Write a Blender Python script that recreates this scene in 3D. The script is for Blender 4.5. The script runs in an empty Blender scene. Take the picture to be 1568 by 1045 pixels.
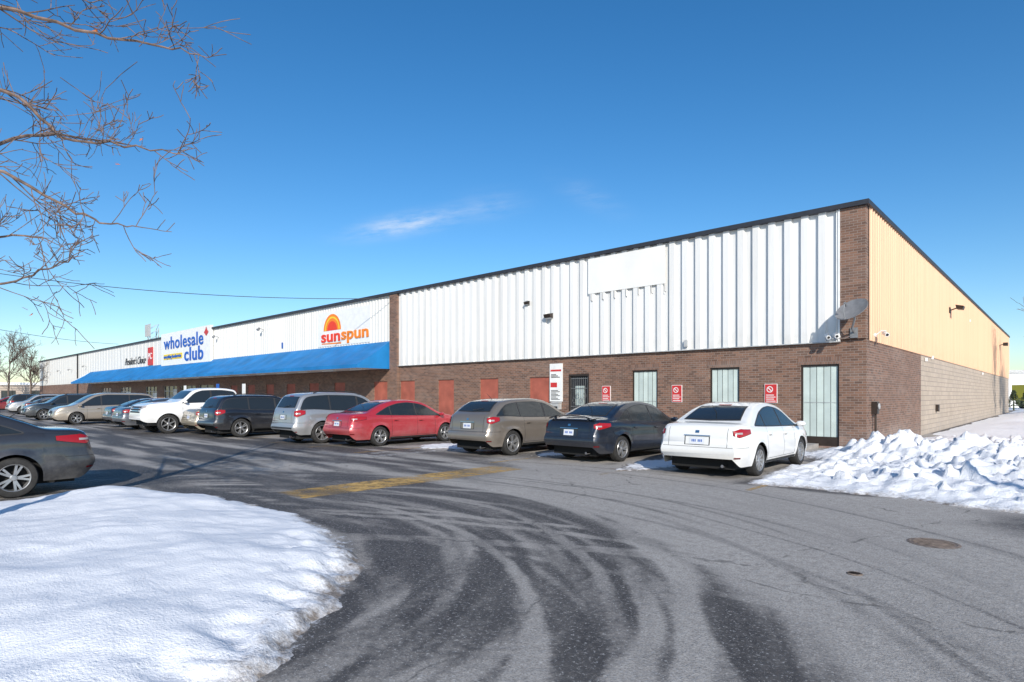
import bpy, math, random
import numpy as np
from mathutils import Vector, Matrix
from mathutils.bvhtree import BVHTree

scene = bpy.context.scene
R = random.Random(7)

# ------------------------------------------------------------------ frame of the place
# front wall lies on y=0 (x from 0 to -121), side wall on x=0 (y from 0 to 55)
CX, CY, CZ = 4.37, -19.95, 1.6
SUN_AZ = math.radians(50); SUN_EL = math.radians(26)
SUNV = Vector((math.sin(SUN_AZ)*math.cos(SUN_EL), -math.cos(SUN_AZ)*math.cos(SUN_EL), math.sin(SUN_EL)))

def vw(X, Y, z=0.0):
    """plan frame turned 42.85 deg (X to the right, Y ahead of the viewpoint) -> world metres"""
    return Vector((CX + X*0.733 - Y*0.680, CY + X*0.680 + Y*0.733, z))

# ------------------------------------------------------------------ helpers
def link(ob, parent=None):
    scene.collection.objects.link(ob)
    if parent is not None: ob.parent = parent
    return ob
def empty(name, loc=(0,0,0), rotz=0):
    e = bpy.data.objects.new(name, None); e.location = loc; e.rotation_euler = (0,0,rotz)
    e.empty_display_size = 0.3
    return link(e)
def mesh_obj(name, verts, faces, mats, parent=None, fmat=None, smooth=False, sharp=None):
    me = bpy.data.meshes.new(name)
    me.from_pydata([tuple(v) for v in verts], [], faces)
    if not isinstance(mats, (list, tuple)): mats = [mats]
    for m in mats: me.materials.append(m)
    if fmat is not None: me.polygons.foreach_set('material_index', fmat)
    if smooth:
        me.polygons.foreach_set('use_smooth', [True]*len(me.polygons))
        if sharp: me.set_sharp_from_angle(angle=math.radians(sharp))
    me.update()
    return link(bpy.data.objects.new(name, me), parent)

class MB:
    """mesh accumulator"""
    def __init__(s): s.v=[]; s.f=[]; s.m=[]
    def add(s, vs, fs, mi=0):
        o=len(s.v); s.v+= [tuple(v) for v in vs]
        for f in fs: s.f.append(tuple(i+o for i in f)); s.m.append(mi)
    def box(s, x0,x1,y0,y1,z0,z1, mi=0):
        s.add([(x0,y0,z0),(x1,y0,z0),(x1,y1,z0),(x0,y1,z0),(x0,y0,z1),(x1,y0,z1),(x1,y1,z1),(x0,y1,z1)],
              [(0,3,2,1),(4,5,6,7),(0,1,5,4),(1,2,6,5),(2,3,7,6),(3,0,4,7)], mi)
    def cyl(s, p, q, r0, r1=None, n=10, mi=0, cap=True):
        p=Vector(p); q=Vector(q); r1=r0 if r1 is None else r1
        t=(q-p).normalized(); a=t.orthogonal().normalized(); b=t.cross(a)
        vs=[]
        for c,r in ((p,r0),(q,r1)):
            for i in range(n):
                an=2*math.pi*i/n; vs.append(c+a*math.cos(an)*r+b*math.sin(an)*r)
        fs=[(i,(i+1)%n,n+(i+1)%n,n+i) for i in range(n)]
        if cap: fs+= [tuple(range(n-1,-1,-1)), tuple(range(n,2*n))]
        s.add(vs,fs,mi)
    def tube(s, pts, rad, n=5, mi=0):
        k=len(pts); vs=[]; prev=None
        for i,p in enumerate(pts):
            p=Vector(p)
            t=(Vector(pts[min(i+1,k-1)])-Vector(pts[max(i-1,0)]))
            if t.length<1e-6: t=Vector((0,0,1))
            t.normalize()
            if prev is None: a=t.orthogonal().normalized()
            else:
                a=prev-t*prev.dot(t)
                a = a.normalized() if a.length>1e-5 else t.orthogonal().normalized()
            prev=a; b=t.cross(a)
            for j in range(n):
                an=2*math.pi*j/n; vs.append(p+(a*math.cos(an)+b*math.sin(an))*rad[i])
        fs=[]
        for i in range(k-1):
            for j in range(n):
                fs.append((i*n+j,i*n+(j+1)%n,(i+1)*n+(j+1)%n,(i+1)*n+j))
        fs.append(tuple(range((k-1)*n,k*n)))
        s.add(vs,fs,mi)
    def obj(s,name,mats,parent=None,smooth=False,sharp=None):
        return mesh_obj(name,s.v,s.f,mats,parent,s.m,smooth,sharp)

# ------------------------------------------------------------------ numpy noise
def _h(ix,iy,seed):
    v=np.sin(ix*127.1+iy*311.7+seed*74.7)*43758.5453
    return v-np.floor(v)
def vnoise(x,y,seed=0):
    ix=np.floor(x); iy=np.floor(y); fx=x-ix; fy=y-iy
    fx=fx*fx*(3-2*fx); fy=fy*fy*(3-2*fy)
    a=_h(ix,iy,seed); b=_h(ix+1,iy,seed); c=_h(ix,iy+1,seed); d=_h(ix+1,iy+1,seed)
    return (a*(1-fx)+b*fx)*(1-fy)+(c*(1-fx)+d*fx)*fy
def fbm(x,y,seed=0,o=4):
    s=0;a=.5;t=0
    for i in range(o):
        s=s+a*vnoise(x*2**i,y*2**i,seed+i*3.3); t+=a; a*=.5
    return s/t
def sdist(px,py,poly):
    """positive inside"""
    d=np.full(px.shape,1e9); ins=np.zeros(px.shape,bool); n=len(poly)
    for i in range(n):
        ax,ay=poly[i]; bx,by=poly[(i+1)%n]
        ex,ey=bx-ax,by-ay; wx,wy=px-ax,py-ay
        t=np.clip((wx*ex+wy*ey)/(ex*ex+ey*ey),0,1)
        d=np.minimum(d,np.hypot(wx-ex*t,wy-ey*t))
        c=((ay>py)!=(by>py))&(px<(bx-ax)*(py-ay)/((by-ay) if by!=ay else 1e-9)+ax)
        ins^=c
    return np.where(ins,d,-d)
def sstep(a,b,x):
    t=np.clip((x-a)/(b-a),0,1); return t*t*(3-2*t)

# ------------------------------------------------------------------ materials
class NT:
    def __init__(s,name):
        s.mat=bpy.data.materials.new(name); s.mat.use_nodes=True
        s.t=s.mat.node_tree; s.b=s.t.nodes['Principled BSDF']; s.out=s.t.nodes['Material Output']
    def n(s,typ,**k):
        nd=s.t.nodes.new(typ)
        for a,v in k.items(): setattr(nd,a,v)
        return nd
    def l(s,a,b): s.t.links.new(a,b)
    def val(s,sock,v):
        if isinstance(v,bpy.types.NodeSocket): s.l(v,sock)
        else: sock.default_value=v
    def math(s,op,a,b=0.0,clamp=False):
        nd=s.n('ShaderNodeMath',operation=op,use_clamp=clamp); s.val(nd.inputs[0],a); s.val(nd.inputs[1],b); return nd.outputs[0]
    def mix(s,f,a,b):
        nd=s.n('ShaderNodeMix',data_type='RGBA'); s.val(nd.inputs[0],f)
        s.val(nd.inputs[6],a if not isinstance(a,tuple) else (*a,1)); s.val(nd.inputs[7],b if not isinstance(b,tuple) else (*b,1)); return nd.outputs[2]
    def noise(s,vec,scale,detail=3,rough=.55):
        nd=s.n('ShaderNodeTexNoise'); nd.inputs['Scale'].default_value=scale; nd.inputs['Detail'].default_value=detail
        nd.inputs['Roughness'].default_value=rough
        if vec is not None: s.l(vec,nd.inputs['Vector'])
        return nd.outputs['Fac']
    def ramp(s,f,a,b,v0=0.0,v1=1.0):
        nd=s.n('ShaderNodeMapRange'); nd.inputs[1].default_value=a; nd.inputs[2].default_value=b
        nd.inputs[3].default_value=v0; nd.inputs[4].default_value=v1; s.l(f,nd.inputs[0]); return nd.outputs[0]
    def obj(s): return s.n('ShaderNodeTexCoord').outputs['Object']
    def sep(s,v):
        nd=s.n('ShaderNodeSeparateXYZ'); s.l(v,nd.inputs[0]); return nd.outputs
    def comb(s,x,y,z=0.0):
        nd=s.n('ShaderNodeCombineXYZ'); s.val(nd.inputs[0],x); s.val(nd.inputs[1],y); s.val(nd.inputs[2],z); return nd.outputs[0]
    def mapping(s,v,scale):
        nd=s.n('ShaderNodeMapping'); nd.inputs['Scale'].default_value=scale; s.l(v,nd.inputs[0]); return nd.outputs[0]
    def bump(s,h,strength=.3,dist=.02):
        nd=s.n('ShaderNodeBump'); nd.inputs['Strength'].default_value=strength; nd.inputs['Distance'].default_value=dist
        s.l(h,nd.inputs['Height']); s.l(nd.outputs[0],s.b.inputs['Normal'])
    def set(s,**k):
        for a,v in k.items():
            a=a.replace('_',' '); 
            if isinstance(v,tuple) and len(v)==3: v=(*v,1)
            s.val(s.b.inputs[a],v)

def simple(name,col,rough=.6,metal=0.0,var=.12,scale=6,spec=.5,bump=0):
    m=NT(name); o=m.obj(); nz=m.noise(o,scale,3)
    d=tuple(c*(1-var*1.6) for c in col); u=tuple(min(1,c*(1+var)) for c in col)
    m.set(Base_Color=m.mix(m.ramp(nz,.3,.7),d,u),Roughness=rough,Metallic=metal)
    m.b.inputs['Specular IOR Level'].default_value=spec
    if bump: m.bump(m.noise(o,scale*8,3),bump,.01)
    return m.mat

def brick_mat(name,axis,c1,c2,mortar,bw=.215,bh=.075,ms=.008,stain=True):
    m=NT(name); o=m.obj(); s=m.sep(o)
    v=m.comb(s[0] if axis=='x' else s[1], s[2])
    b=m.n('ShaderNodeTexBrick'); m.l(v,b.inputs['Vector'])
    b.inputs['Scale'].default_value=1; b.inputs['Brick Width'].default_value=bw; b.inputs['Row Height'].default_value=bh
    b.inputs['Mortar Size'].default_value=ms; b.inputs['Mortar Smooth'].default_value=.2; b.inputs['Bias'].default_value=-.1
    b.inputs['Color1'].default_value=(*c1,1); b.inputs['Color2'].default_value=(*c2,1); b.inputs['Mortar'].default_value=(*mortar,1)
    col=b.outputs['Color']
    big=m.noise(o,.7,4); col=m.mix(m.ramp(big,.35,.75,0,.35),col,tuple(c*.6 for c in c1))
    ef=m.ramp(m.noise(m.mapping(o,(.35,.35,1.6)),1.0,5,.6),.50,.75,0,.26); col=m.mix(ef,col,(.40,.33,.28))
    if stain:
        low=m.ramp(s[2],.0,.8,.5,0); nz=m.noise(m.mapping(o,(1,1,.4)),3,4)
        col=m.mix(m.math('MULTIPLY',low,m.ramp(nz,.3,.7)),col,(.40,.36,.33))
    m.set(Base_Color=col,Roughness=.85)
    m.bump(m.math('MULTIPLY',b.outputs['Fac'],-1.0),.6,.01)
    return m.mat

M={}
BR1,BR2,BRM=(.235,.125,.082),(.092,.052,.038),(.27,.22,.185)
M['brick_f']=brick_mat('brick_front','x',BR1,BR2,BRM)
M['brick_s']=brick_mat('brick_side','y',BR1,BR2,BRM)
M['block']=brick_mat('painted_block','y',(.47,.385,.30),(.40,.33,.26),(.26,.22,.19),bw=.4,bh=.2,ms=.012)
def siding(name,col,pitch,axis,streak=.18):
    m=NT(name); o=m.obj(); s=m.sep(o); a=s[0] if axis=='x' else s[1]
    cell=m.math('FLOOR',m.math('DIVIDE',a,pitch))
    wn=m.n('ShaderNodeTexWhiteNoise',noise_dimensions='1D'); m.l(cell,wn.inputs['W'])
    st=m.noise(m.mapping(o,(5,5,.25)),1.0,5,.65)
    f=m.math('ADD',m.math('MULTIPLY',m.ramp(st,.45,.8),streak*2.2),m.math('MULTIPLY',wn.outputs['Value'],.16),True)
    low=m.math('MULTIPLY',m.ramp(s[2],3.2,4.2,.3,0),m.ramp(m.noise(o,3,4),.35,.7))
    f=m.math('ADD',f,low,True)
    m.set(Base_Color=m.mix(f,col,tuple(c*.62*k for c,k in zip(col,(1,.97,.92)))),Roughness=.5)
    return m.mat
M['white_sid']=siding('white_metal_siding',(.77,.765,.74),.5,'x')
M['white_sid2']=siding('cream_metal_siding',(.75,.735,.69),.3,'x',.12)
M['peach_sid']=siding('peach_metal_siding',(.74,.455,.28),.3,'y',.12)
M['fascia']=simple('dark_fascia',(.035,.037,.045),.5,.2)
M['roof']=simple('roof_gravel',(.25,.25,.25),.9)
M['red_panel']=simple('red_brown_panel',(.36,.10,.065),.65,0,.16,2)
M['dark']=simple('black_trim',(.015,.015,.016),.5)
M['bronze']=simple('bronze_frame',(.045,.032,.025),.45,.3)
M['blind']=simple('pale_blind',(.52,.60,.56),.6,0,.10,1.4)
M['conc']=simple('concrete',(.33,.31,.29),.9,0,.15,4,bump=.3)
M['awn']=simple('blue_awning_fabric',(.008,.185,.47),.6,0,.16,.8)
M['whitep']=simple('white_paint',(.78,.78,.76),.5,0,.05,3)
M['cream']=simple('cream_panel',(.80,.79,.75),.5,0,.03,1.2)
M['redp']=simple('red_paint',(.55,.035,.035),.5)
M['redtext']=simple('red_letter',(.75,.045,.015),.5,0,.03)
M['orange']=simple('orange_paint',(.85,.22,.012),.5,0,.05)
M['yellow']=simple('yellow_paint_sign',(.80,.58,.03),.5,0,.05)
M['blue']=simple('blue_letter',(.012,.10,.42),.5,0,.03)
M['grey']=simple('grey_metal',(.28,.28,.28),.45,.5)
M['dgrey']=simple('dish_grey',(.22,.22,.225),.5,.1)
M['lgrey']=simple('light_grey_metal',(.5,.5,.49),.5,.2)
M['galv']=simple('galvanised',(.4,.4,.4),.5,.6)
M['shopglass']=simple('shop_glass',(.03,.04,.045),.06,0,.2,2)
M['bark']=simple('bark',(.17,.115,.09),.85,0,.4,9)
M['bark_far']=simple('bark_far',(.13,.095,.075),.9,0,.2,2)
M['leaf']=simple('dry_leaf',(.42,.13,.035),.7)
M['wood']=simple('pole_wood',(.16,.11,.08),.9)
M['wire']=simple('cable',(.02,.02,.022),.6)
M['rust']=simple('rusty_iron',(.20,.155,.125),.85,.0,.35,14,bump=.5)

def paint_line(name,col,lo=.42,hi=.6):
    m=NT(name); o=m.obj()
    f=m.ramp(m.noise(o,5,6,.75),lo,hi)
    f2=m.ramp(m.noise(o,.9,3),.3,.62)
    m.set(Base_Color=m.mix(m.noise(o,20,3),col,tuple(c*.55 for c in col)),Roughness=.8)
    tr=m.n('ShaderNodeBsdfTransparent'); mx=m.n('ShaderNodeMixShader')
    m.l(m.math('MULTIPLY',f,f2,True),mx.inputs[0]); m.l(tr.outputs[0],mx.inputs[1]); m.l(m.b.outputs[0],mx.inputs[2]); m.l(mx.outputs[0],m.out.inputs[0])
    return m.mat
M['yline']=paint_line('worn_yellow_paint',(.76,.47,.14),.30,.58)
M['wline']=paint_line('worn_white_paint',(.6,.58,.55),.38,.58)

def asphalt():
    m=NT('asphalt'); o=m.obj()
    at=m.n('ShaderNodeAttribute',attribute_name='wet'); w=at.outputs['Fac']
    n1=m.noise(o,1.7,6,.75); n2=m.noise(o,11,6,.8); n3=m.noise(o,60,2,.7)
    k=m.math('ADD',w,m.math('MULTIPLY',m.math('SUBTRACT',n1,.5),.55))
    k=m.math('ADD',k,m.math('MULTIPLY',m.math('SUBTRACT',n2,.5),2.1))
    k=m.ramp(k,.20,.82)
    dry=m.mix(m.ramp(n2,.38,.62),(.32,.295,.268),(.52,.485,.44))
    dry=m.mix(m.ramp(m.noise(o,.35,4),.35,.7,0,.45),dry,(.31,.285,.26))
    wet=m.mix(m.ramp(n2,.38,.64),(.032,.030,.031),(.125,.115,.108))
    col=m.mix(k,dry,wet)
    sp=m.ramp(n3,.46,.60); col=m.mix(m.math('MULTIPLY',sp,.40),col,(.085,.078,.072))
    sp2=m.ramp(m.noise(o,34,3,.85),.57,.65); col=m.mix(m.math('MULTIPLY',sp2,.55),col,(.62,.60,.57))
    vo=m.n('ShaderNodeTexVoronoi',feature='DISTANCE_TO_EDGE'); vo.inputs['Scale'].default_value=.27
    wv=m.n('ShaderNodeTexNoise'); wv.inputs['Scale'].default_value=1.3; wv.inputs['Detail'].default_value=4; m.l(o,wv.inputs['Vector'])
    add=m.n('ShaderNodeVectorMath',operation='ADD'); sc=m.n('ShaderNodeVectorMath',operation='SCALE'); sc.inputs['Scale'].default_value=.8
    m.l(wv.outputs['Color'],sc.inputs[0]); m.l(o,add.inputs[0]); m.l(sc.outputs[0],add.inputs[1]); m.l(add.outputs[0],vo.inputs['Vector'])
    cr=m.ramp(vo.outputs['Distance'],.001,.006,.6,0); cr=m.math('MULTIPLY',cr,m.ramp(n1,.46,.56))
    col=m.mix(cr,col,(.05,.048,.045))
    a2=m.n('ShaderNodeAttribute',attribute_name='salt')
    f=m.ramp(m.math('ADD',a2.outputs['Fac'],m.math('MULTIPLY',m.math('SUBTRACT',n2,.5),1.6)),.5,.75)
    col=m.mix(f,col,(.74,.76,.80))
    m.set(Base_Color=col,Roughness=m.ramp(k,0,1,.95,.7))
    m.b.inputs['Specular IOR Level'].default_value=.25
    m.bump(m.math('ADD',n2,m.math('MULTIPLY',n3,.35)),.6,.02)
    return m.mat
M['asphalt']=asphalt()

def snow(name,bs):
    m=NT(name); o=m.obj()
    at=m.n('ShaderNodeAttribute',attribute_name='dirt')
    n=m.noise(o,9,6,.75); n2=m.noise(o,48,2,.7)
    k=m.ramp(m.math('ADD',at.outputs['Fac'],m.math('MULTIPLY',m.math('SUBTRACT',n,.5),1.6)),.42,.92)
    sp=m.math('MULTIPLY',m.ramp(n2,.62,.70),m.ramp(m.noise(o,1.3,3),.4,.7,0,.55))
    col=m.mix(sp,(.82,.825,.84),(.42,.38,.34))
    col=m.mix(k,col,(.22,.185,.155))
    m.set(Base_Color=col,Roughness=.7); m.b.inputs['Specular IOR Level'].default_value=.3
    h=m.math('ADD',m.math('MULTIPLY',m.noise(o,4,5,.6),1.0),m.math('MULTIPLY',n2,.45))
    m.bump(h,bs,.05)
    return m.mat
M['snow']=snow('snow',.85); M['snow_s']=snow('soft_snow',.45)

# ------------------------------------------------------------------ ground sheet
ISL=[(-7.7,-22.5),(-7.35,-18.5),(-7.2,-17.6),(-6.8,-16.9),(-5.6,-16.25),(-3.3,-16.0),(-1.5,-16.3),(-.5,-16.85),(.42,-17.7),(1.05,-18.5),(1.35,-19.6),(1.3,-22.5),(.6,-25),(-7,-25)]
SNB=[(.10,-8.9),(1.0,-9.0),(3.9,-9.15),(9,-9.6),(40,-11),(60,70),(.0,70),(.0,.0),(-.9,-.05),(-1.0,-2.6),(-.05,-4.2),(-.02,-6.4)]
def ground():
    def axis(lo,hi,step,far,near):
        a=list(np.arange(lo,hi,step)); d=step
        x=a[-1]
        while x<far: d*=1.06; x+=d; a.append(x)
        x=a[0]; d=step; pre=[]
        while x>near: d*=1.06; x-=d; pre.append(x)
        return np.array(pre[::-1]+a)
    xs=axis(-8,6,.035,3000,-3000); ys=axis(-20,-9.5,.035,3000,-3000)
    Xg,Yg=np.meshgrid(xs,ys); X=Xg.ravel(); Y=Yg.ravel()
    d=-sdist(X,Y,ISL)
    rx,ry=X+2.3,Y+18.9; r=np.hypot(rx,ry); th=np.arctan2(ry,rx)
    warp=(fbm(X*.35,Y*.35,3,3)-.5)*1.0
    q=r-th*.35+warp*.6
    dd=d+warp*.7
    inner=sstep(3.75,3.05,dd)*sstep(-.4,.1,d)
    # dried tyre tracks through the wet asphalt: each one is an arc driven round the island
    rr=random.Random(12); light=np.zeros_like(X)
    for i in range(44):
        cx=-2.3+rr.uniform(-1.0,1.6); cy=-18.9+rr.uniform(-2.2,.6); rad=rr.uniform(2.3,6.9); w=rr.uniform(.035,.13); am=rr.uniform(.3,.85)
        if rr.random()<.25: cx=rr.uniform(2,7); cy=rr.uniform(-27,-23); rad=math.hypot(cx+rr.uniform(-1.5,2.5),cy+rr.uniform(14,16.5))
        ex=np.hypot(X-cx,Y-cy)-rad+(fbm(X*.6+i,Y*.6,i+60,2)-.5)*.22
        an=np.arctan2(Y-cy,X-cx)
        ed=(vnoise(X*7,Y*7,i+5)-.5)*.35
        prof=sstep(1.25,.75,np.abs(ex)/w+ed)
        mod=sstep(.30,.62,vnoise(an*1.6+i*3.1,an*0+i,i))
        light=np.maximum(light,am*prof*mod)
    grain=fbm(q*7.5,th*2.0,23,2)
    patch_=sstep(.52,.75,fbm(X*.55,Y*.55,55,3))
    wet=inner*np.clip(.88-.72*light-.35*patch_+(grain-.5)*.75,.05,1)
    wet=np.maximum(wet,np.exp(-((dd-3.0)/.24)**2)*.85*sstep(.3,.6,fbm(th*2.2,dd*.6,5,2)))
    # dark wet tyre arcs beyond the wet area
    out=sstep(3.0,3.8,dd); dark=np.zeros_like(X)
    for i in range(26):
        cx=-2.3+rr.uniform(-1.2,1.2); cy=-18.9+rr.uniform(-2.0,.4); rad=rr.uniform(5.5,12); w=rr.uniform(.02,.07); am=rr.uniform(.22,.62)
        ex=np.hypot(X-cx,Y-cy)-rad+(fbm(X*.4+i,Y*.4,i+160,2)-.5)*.25; an=np.arctan2(Y-cy,X-cx)
        dark=np.maximum(dark,am*sstep(1.3,.7,np.abs(ex)/w)*sstep(.35,.65,vnoise(an*1.8+i*2.1,an*0+i,i+3)))
    wet=np.maximum(wet,out*dark*(X>-6)*sstep(-7.5,-9,Y))
    fine=vnoise(q*9.0,th*1.6,91); wet=np.maximum(wet,out*sstep(.55,.9,fine)*.22*sstep(12,5,d))
    als=.40*fbm(X*.16,Y*1.5,41,3)+.30*vnoise(X*.4,Y*4.0,43)+.30*fbm(X*.7,Y*2.2,44,3); al=sstep(-1.5,-6.0,X+(Y+13)*.4)*sstep(-17.5,-16,Y)*sstep(-7.5,-9.0,Y+.6*fbm(X*.4,Y*.1,8))
    wet=np.maximum(wet,al*np.clip(.58+(als-.48)*3.8,0,1))
    bays=sstep(-9.5,-8,Y)*sstep(0,-.5,X)*.62*sstep(.42,.6,fbm(X*.7,Y*.5,17,4))
    wet=np.maximum(wet,bays)
    db=-sdist(X,Y,SNB)
    wet=np.maximum(wet,np.exp(-(db/.40)**2)*.85*sstep(.3,.6,fbm(X*.8,Y*.8,12,3)))
    wet=np.maximum(wet,sstep(3.0,6.0,X+1.5*fbm(X,Y,88,3))*sstep(-8.8,-9.8,Y)*sstep(-11.6,-10.4,Y)*.85)
    salt=np.exp(-(np.maximum(d,0)/.12)**2)*.5
    salt=np.maximum(salt,sstep(-5.2,-3.5,Y)*sstep(.5,-.5,X)*.62*fbm(X*.9,Y*.6,77,3)*1.3)
    off=sstep(-26,-32,Y)+sstep(60,70,Y)+sstep(70,90,np.abs(X+50)); salt=np.maximum(salt,off*.95)
    nx,ny=len(xs),len(ys)
    V=np.stack([X,Y,np.zeros_like(X)],1)
    i=np.arange(nx-1); j=np.arange(ny-1); I,J=np.meshgrid(i,j); a=(J*nx+I).ravel()
    F=np.stack([a,a+1,a+nx+1,a+nx],1)
    me=bpy.data.meshes.new('ground')
    me.vertices.add(len(V)); me.vertices.foreach_set('co',V.ravel())
    me.loops.add(F.size); me.loops.foreach_set('vertex_index',F.ravel())
    me.polygons.add(len(F)); me.polygons.foreach_set('loop_start',np.arange(len(F))*4); me.polygons.foreach_set('loop_total',np.full(len(F),4))
    me.update(calc_edges=True)
    for nm,arr in (('wet',wet),('salt',salt)):
        at=me.attributes.new(nm,'FLOAT','POINT'); at.data.foreach_set('value',arr.astype(np.float32))
    me.materials.append(M['asphalt'])
    link(bpy.data.objects.new('ground',me))
ground()

def snow_sheet(name,x0,x1,y0,y1,step,fn,mat='snow'):
    xs=np.arange(x0,x1+step,step); ys=np.arange(y0,y1+step,step)
    Xg,Yg=np.meshgrid(xs,ys); X=Xg.ravel();Y=Yg.ravel(); Z,D=fn(X,Y)
    nx,ny=len(xs),len(ys)
    i=np.arange(nx-1); j=np.arange(ny-1); I,J=np.meshgrid(i,j); a=(J*nx+I).ravel()
    F=np.stack([a,a+1,a+nx+1,a+nx],1)
    keep=(Z[F]>-.02).any(1); F=F[keep]
    used=np.unique(F); mp=np.zeros(len(X),int); mp[used]=np.arange(len(used)); F=mp[F]
    V=np.stack([X,Y,Z],1)[used]
    me=bpy.data.meshes.new(name)
    me.vertices.add(len(V)); me.vertices.foreach_set('co',V.ravel())
    me.loops.add(F.size); me.loops.foreach_set('vertex_index',F.ravel())
    me.polygons.add(len(F)); me.polygons.foreach_set('loop_start',np.arange(len(F))*4); me.polygons.foreach_set('loop_total',np.full(len(F),4))
    me.polygons.foreach_set('use_smooth',np.ones(len(F),bool))
    me.update(calc_edges=True)
    at=me.attributes.new('dirt','FLOAT','POINT'); at.data.foreach_set('value',D[used].astype(np.float32))
    me.materials.append(M[mat])
    return link(bpy.data.objects.new(name,me))
def f_isl(X,Y):
    d=sdist(X,Y,ISL)+(fbm(X*1.3,Y*1.3,2)-.5)*.4+(fbm(X*6,Y*6,4)-.5)*.25
    dp=np.maximum(d,0)
    h=.14*(1-np.exp(-dp/.45))+.08*(1-np.exp(-dp/2))
    h+=sstep(0,.5,d)*((fbm(X*.9,Y*.9,9)-.5)*.16+(fbm(X*4,Y*4,19)-.5)*.022+(fbm(X*14,Y*14,29)-.5)*.010)
    rim=sstep(.0,.1,d)*sstep(.95,.25,d)*sstep(-3.0,-.5,X)
    h+=rim*((fbm(X*5,Y*5,39,4)-.45)*.16)
    h+=.12*np.exp(-(((X+6.2)/1.0)**2+((Y+17.4)/.7)**2))
    z=np.where(d>0,np.maximum(h,.006),d*.4)
    return z,np.exp(-dp/.20)*.85+rim*.22
snow_sheet('snow_island',-8.3,2.2,-25.5,-15.4,.05,f_isl,'snow_s')
def f_bank(X,Y):
    d=sdist(X,Y,SNB)+(fbm(X*.9,Y*.9,5)-.5)*.7+(fbm(X*5,Y*5,6)-.5)*.2
    dp=np.maximum(d,0)
    h=.10*(1-np.exp(-dp/.35))+.12*(1-np.exp(-dp/2.5))*sstep(0,2.5,X)
    ridge=np.abs(fbm(X*1.3,Y*1.3,15)-.5)*2
    chunk=fbm(X*3.5,Y*3.5,25,4)
    pile=.62*np.exp(-(((X-1.0)/.8)**2+((Y+3.0)/1.2)**2))+.40*np.exp(-(((X-2.6)/1.2)**2+((Y+2.8)/1.2)**2))+.26*np.exp(-(((X-5.2)/1.8)**2+((Y+2.4)/1.6)**2))+.24*np.exp(-(((X-8.0)/2.5)**2+((Y-.5)/3.)**2))+.16*np.exp(-(((X-3.5)/2.5)**2+((Y+6.2)/1.3)**2))
    # broken chunks thrown up by the plough
    ck=vnoise(X*4.2,Y*4.2,71)*vnoise(X*7.5+3,Y*7.5,72); lump=sstep(.42,.62,ck)*.12*sstep(.3,.9,d)*sstep(-.2,1.0,X)
    h+=pile*(.55+1.1*(chunk-.3))+ (sstep(.2,1,d)*(ridge-.2)*.16)*sstep(.4,1.5,X)+sstep(0,.4,d)*((chunk-.5)*.17+(fbm(X*11,Y*11,35)-.5)*.05)+lump
    h*=np.where((Y>0),sstep(-.1,1.6,X)*.85+.15,1)
    z=np.where(d>0,np.maximum(h,.012),d*.4)
    z=np.where((X<-.02)&(Y>-.06),-.1,z)
    return z,np.exp(-dp/.25)*.8+.3*sstep(.5,.75,fbm(X*.8,Y*.8,61))
snow_sheet('snow_bank',-1.4,12,-10.4,6,.05,f_bank)
def f_field(X,Y):
    h=.16+(fbm(X*.35,Y*.35,5)-.5)*.35+(fbm(X*1.4,Y*1.4,8)-.5)*.12
    e=sstep(-.1,2.0,X)
    z=h*e-.01
    z=np.where((X<11.9)&(Y<5.9),-.1,z)
    return z,np.zeros_like(X)+.1*(1-e)
snow_sheet('snow_field',.02,75,-12,85,.45,f_field)
def f_patch(X,Y):
    m=np.full_like(X,-9.)
    for (bx,by,sx,sy,a) in ((-2.62,-7.2,.55,1.6,.05),(-5.9,-6.6,.4,1.3,.04),(-10.0,-7.2,1.0,1.2,.04),(-2.6,-4.4,.6,1.2,.09),(-9.6,-5.2,1.1,1.5,.07),(-.6,-2.6,1.3,.8,.1),(-3.6,-2.1,1.6,.3,.1),(-7,-2.2,1.2,.25,.08),(-17,-7.2,.5,1.8,.05)):
        m=np.maximum(m,1-((X-bx)/sx)**2-((Y-by)/sy)**2)
    m=m+(fbm(X*1.8,Y*1.8,7)-.5)*1.8+(fbm(X*8,Y*8,9)-.5)*1.2
    z=np.where(m>0,np.minimum(m,.6)*.05+.006+(fbm(X*9,Y*9,19)-.5)*.01,m*.3)
    return z,np.exp(-np.maximum(m,0)/.3)*.9+.15
snow_sheet('snow_patches',-18,.2,-9.6,-1.65,.055,f_patch)

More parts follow.
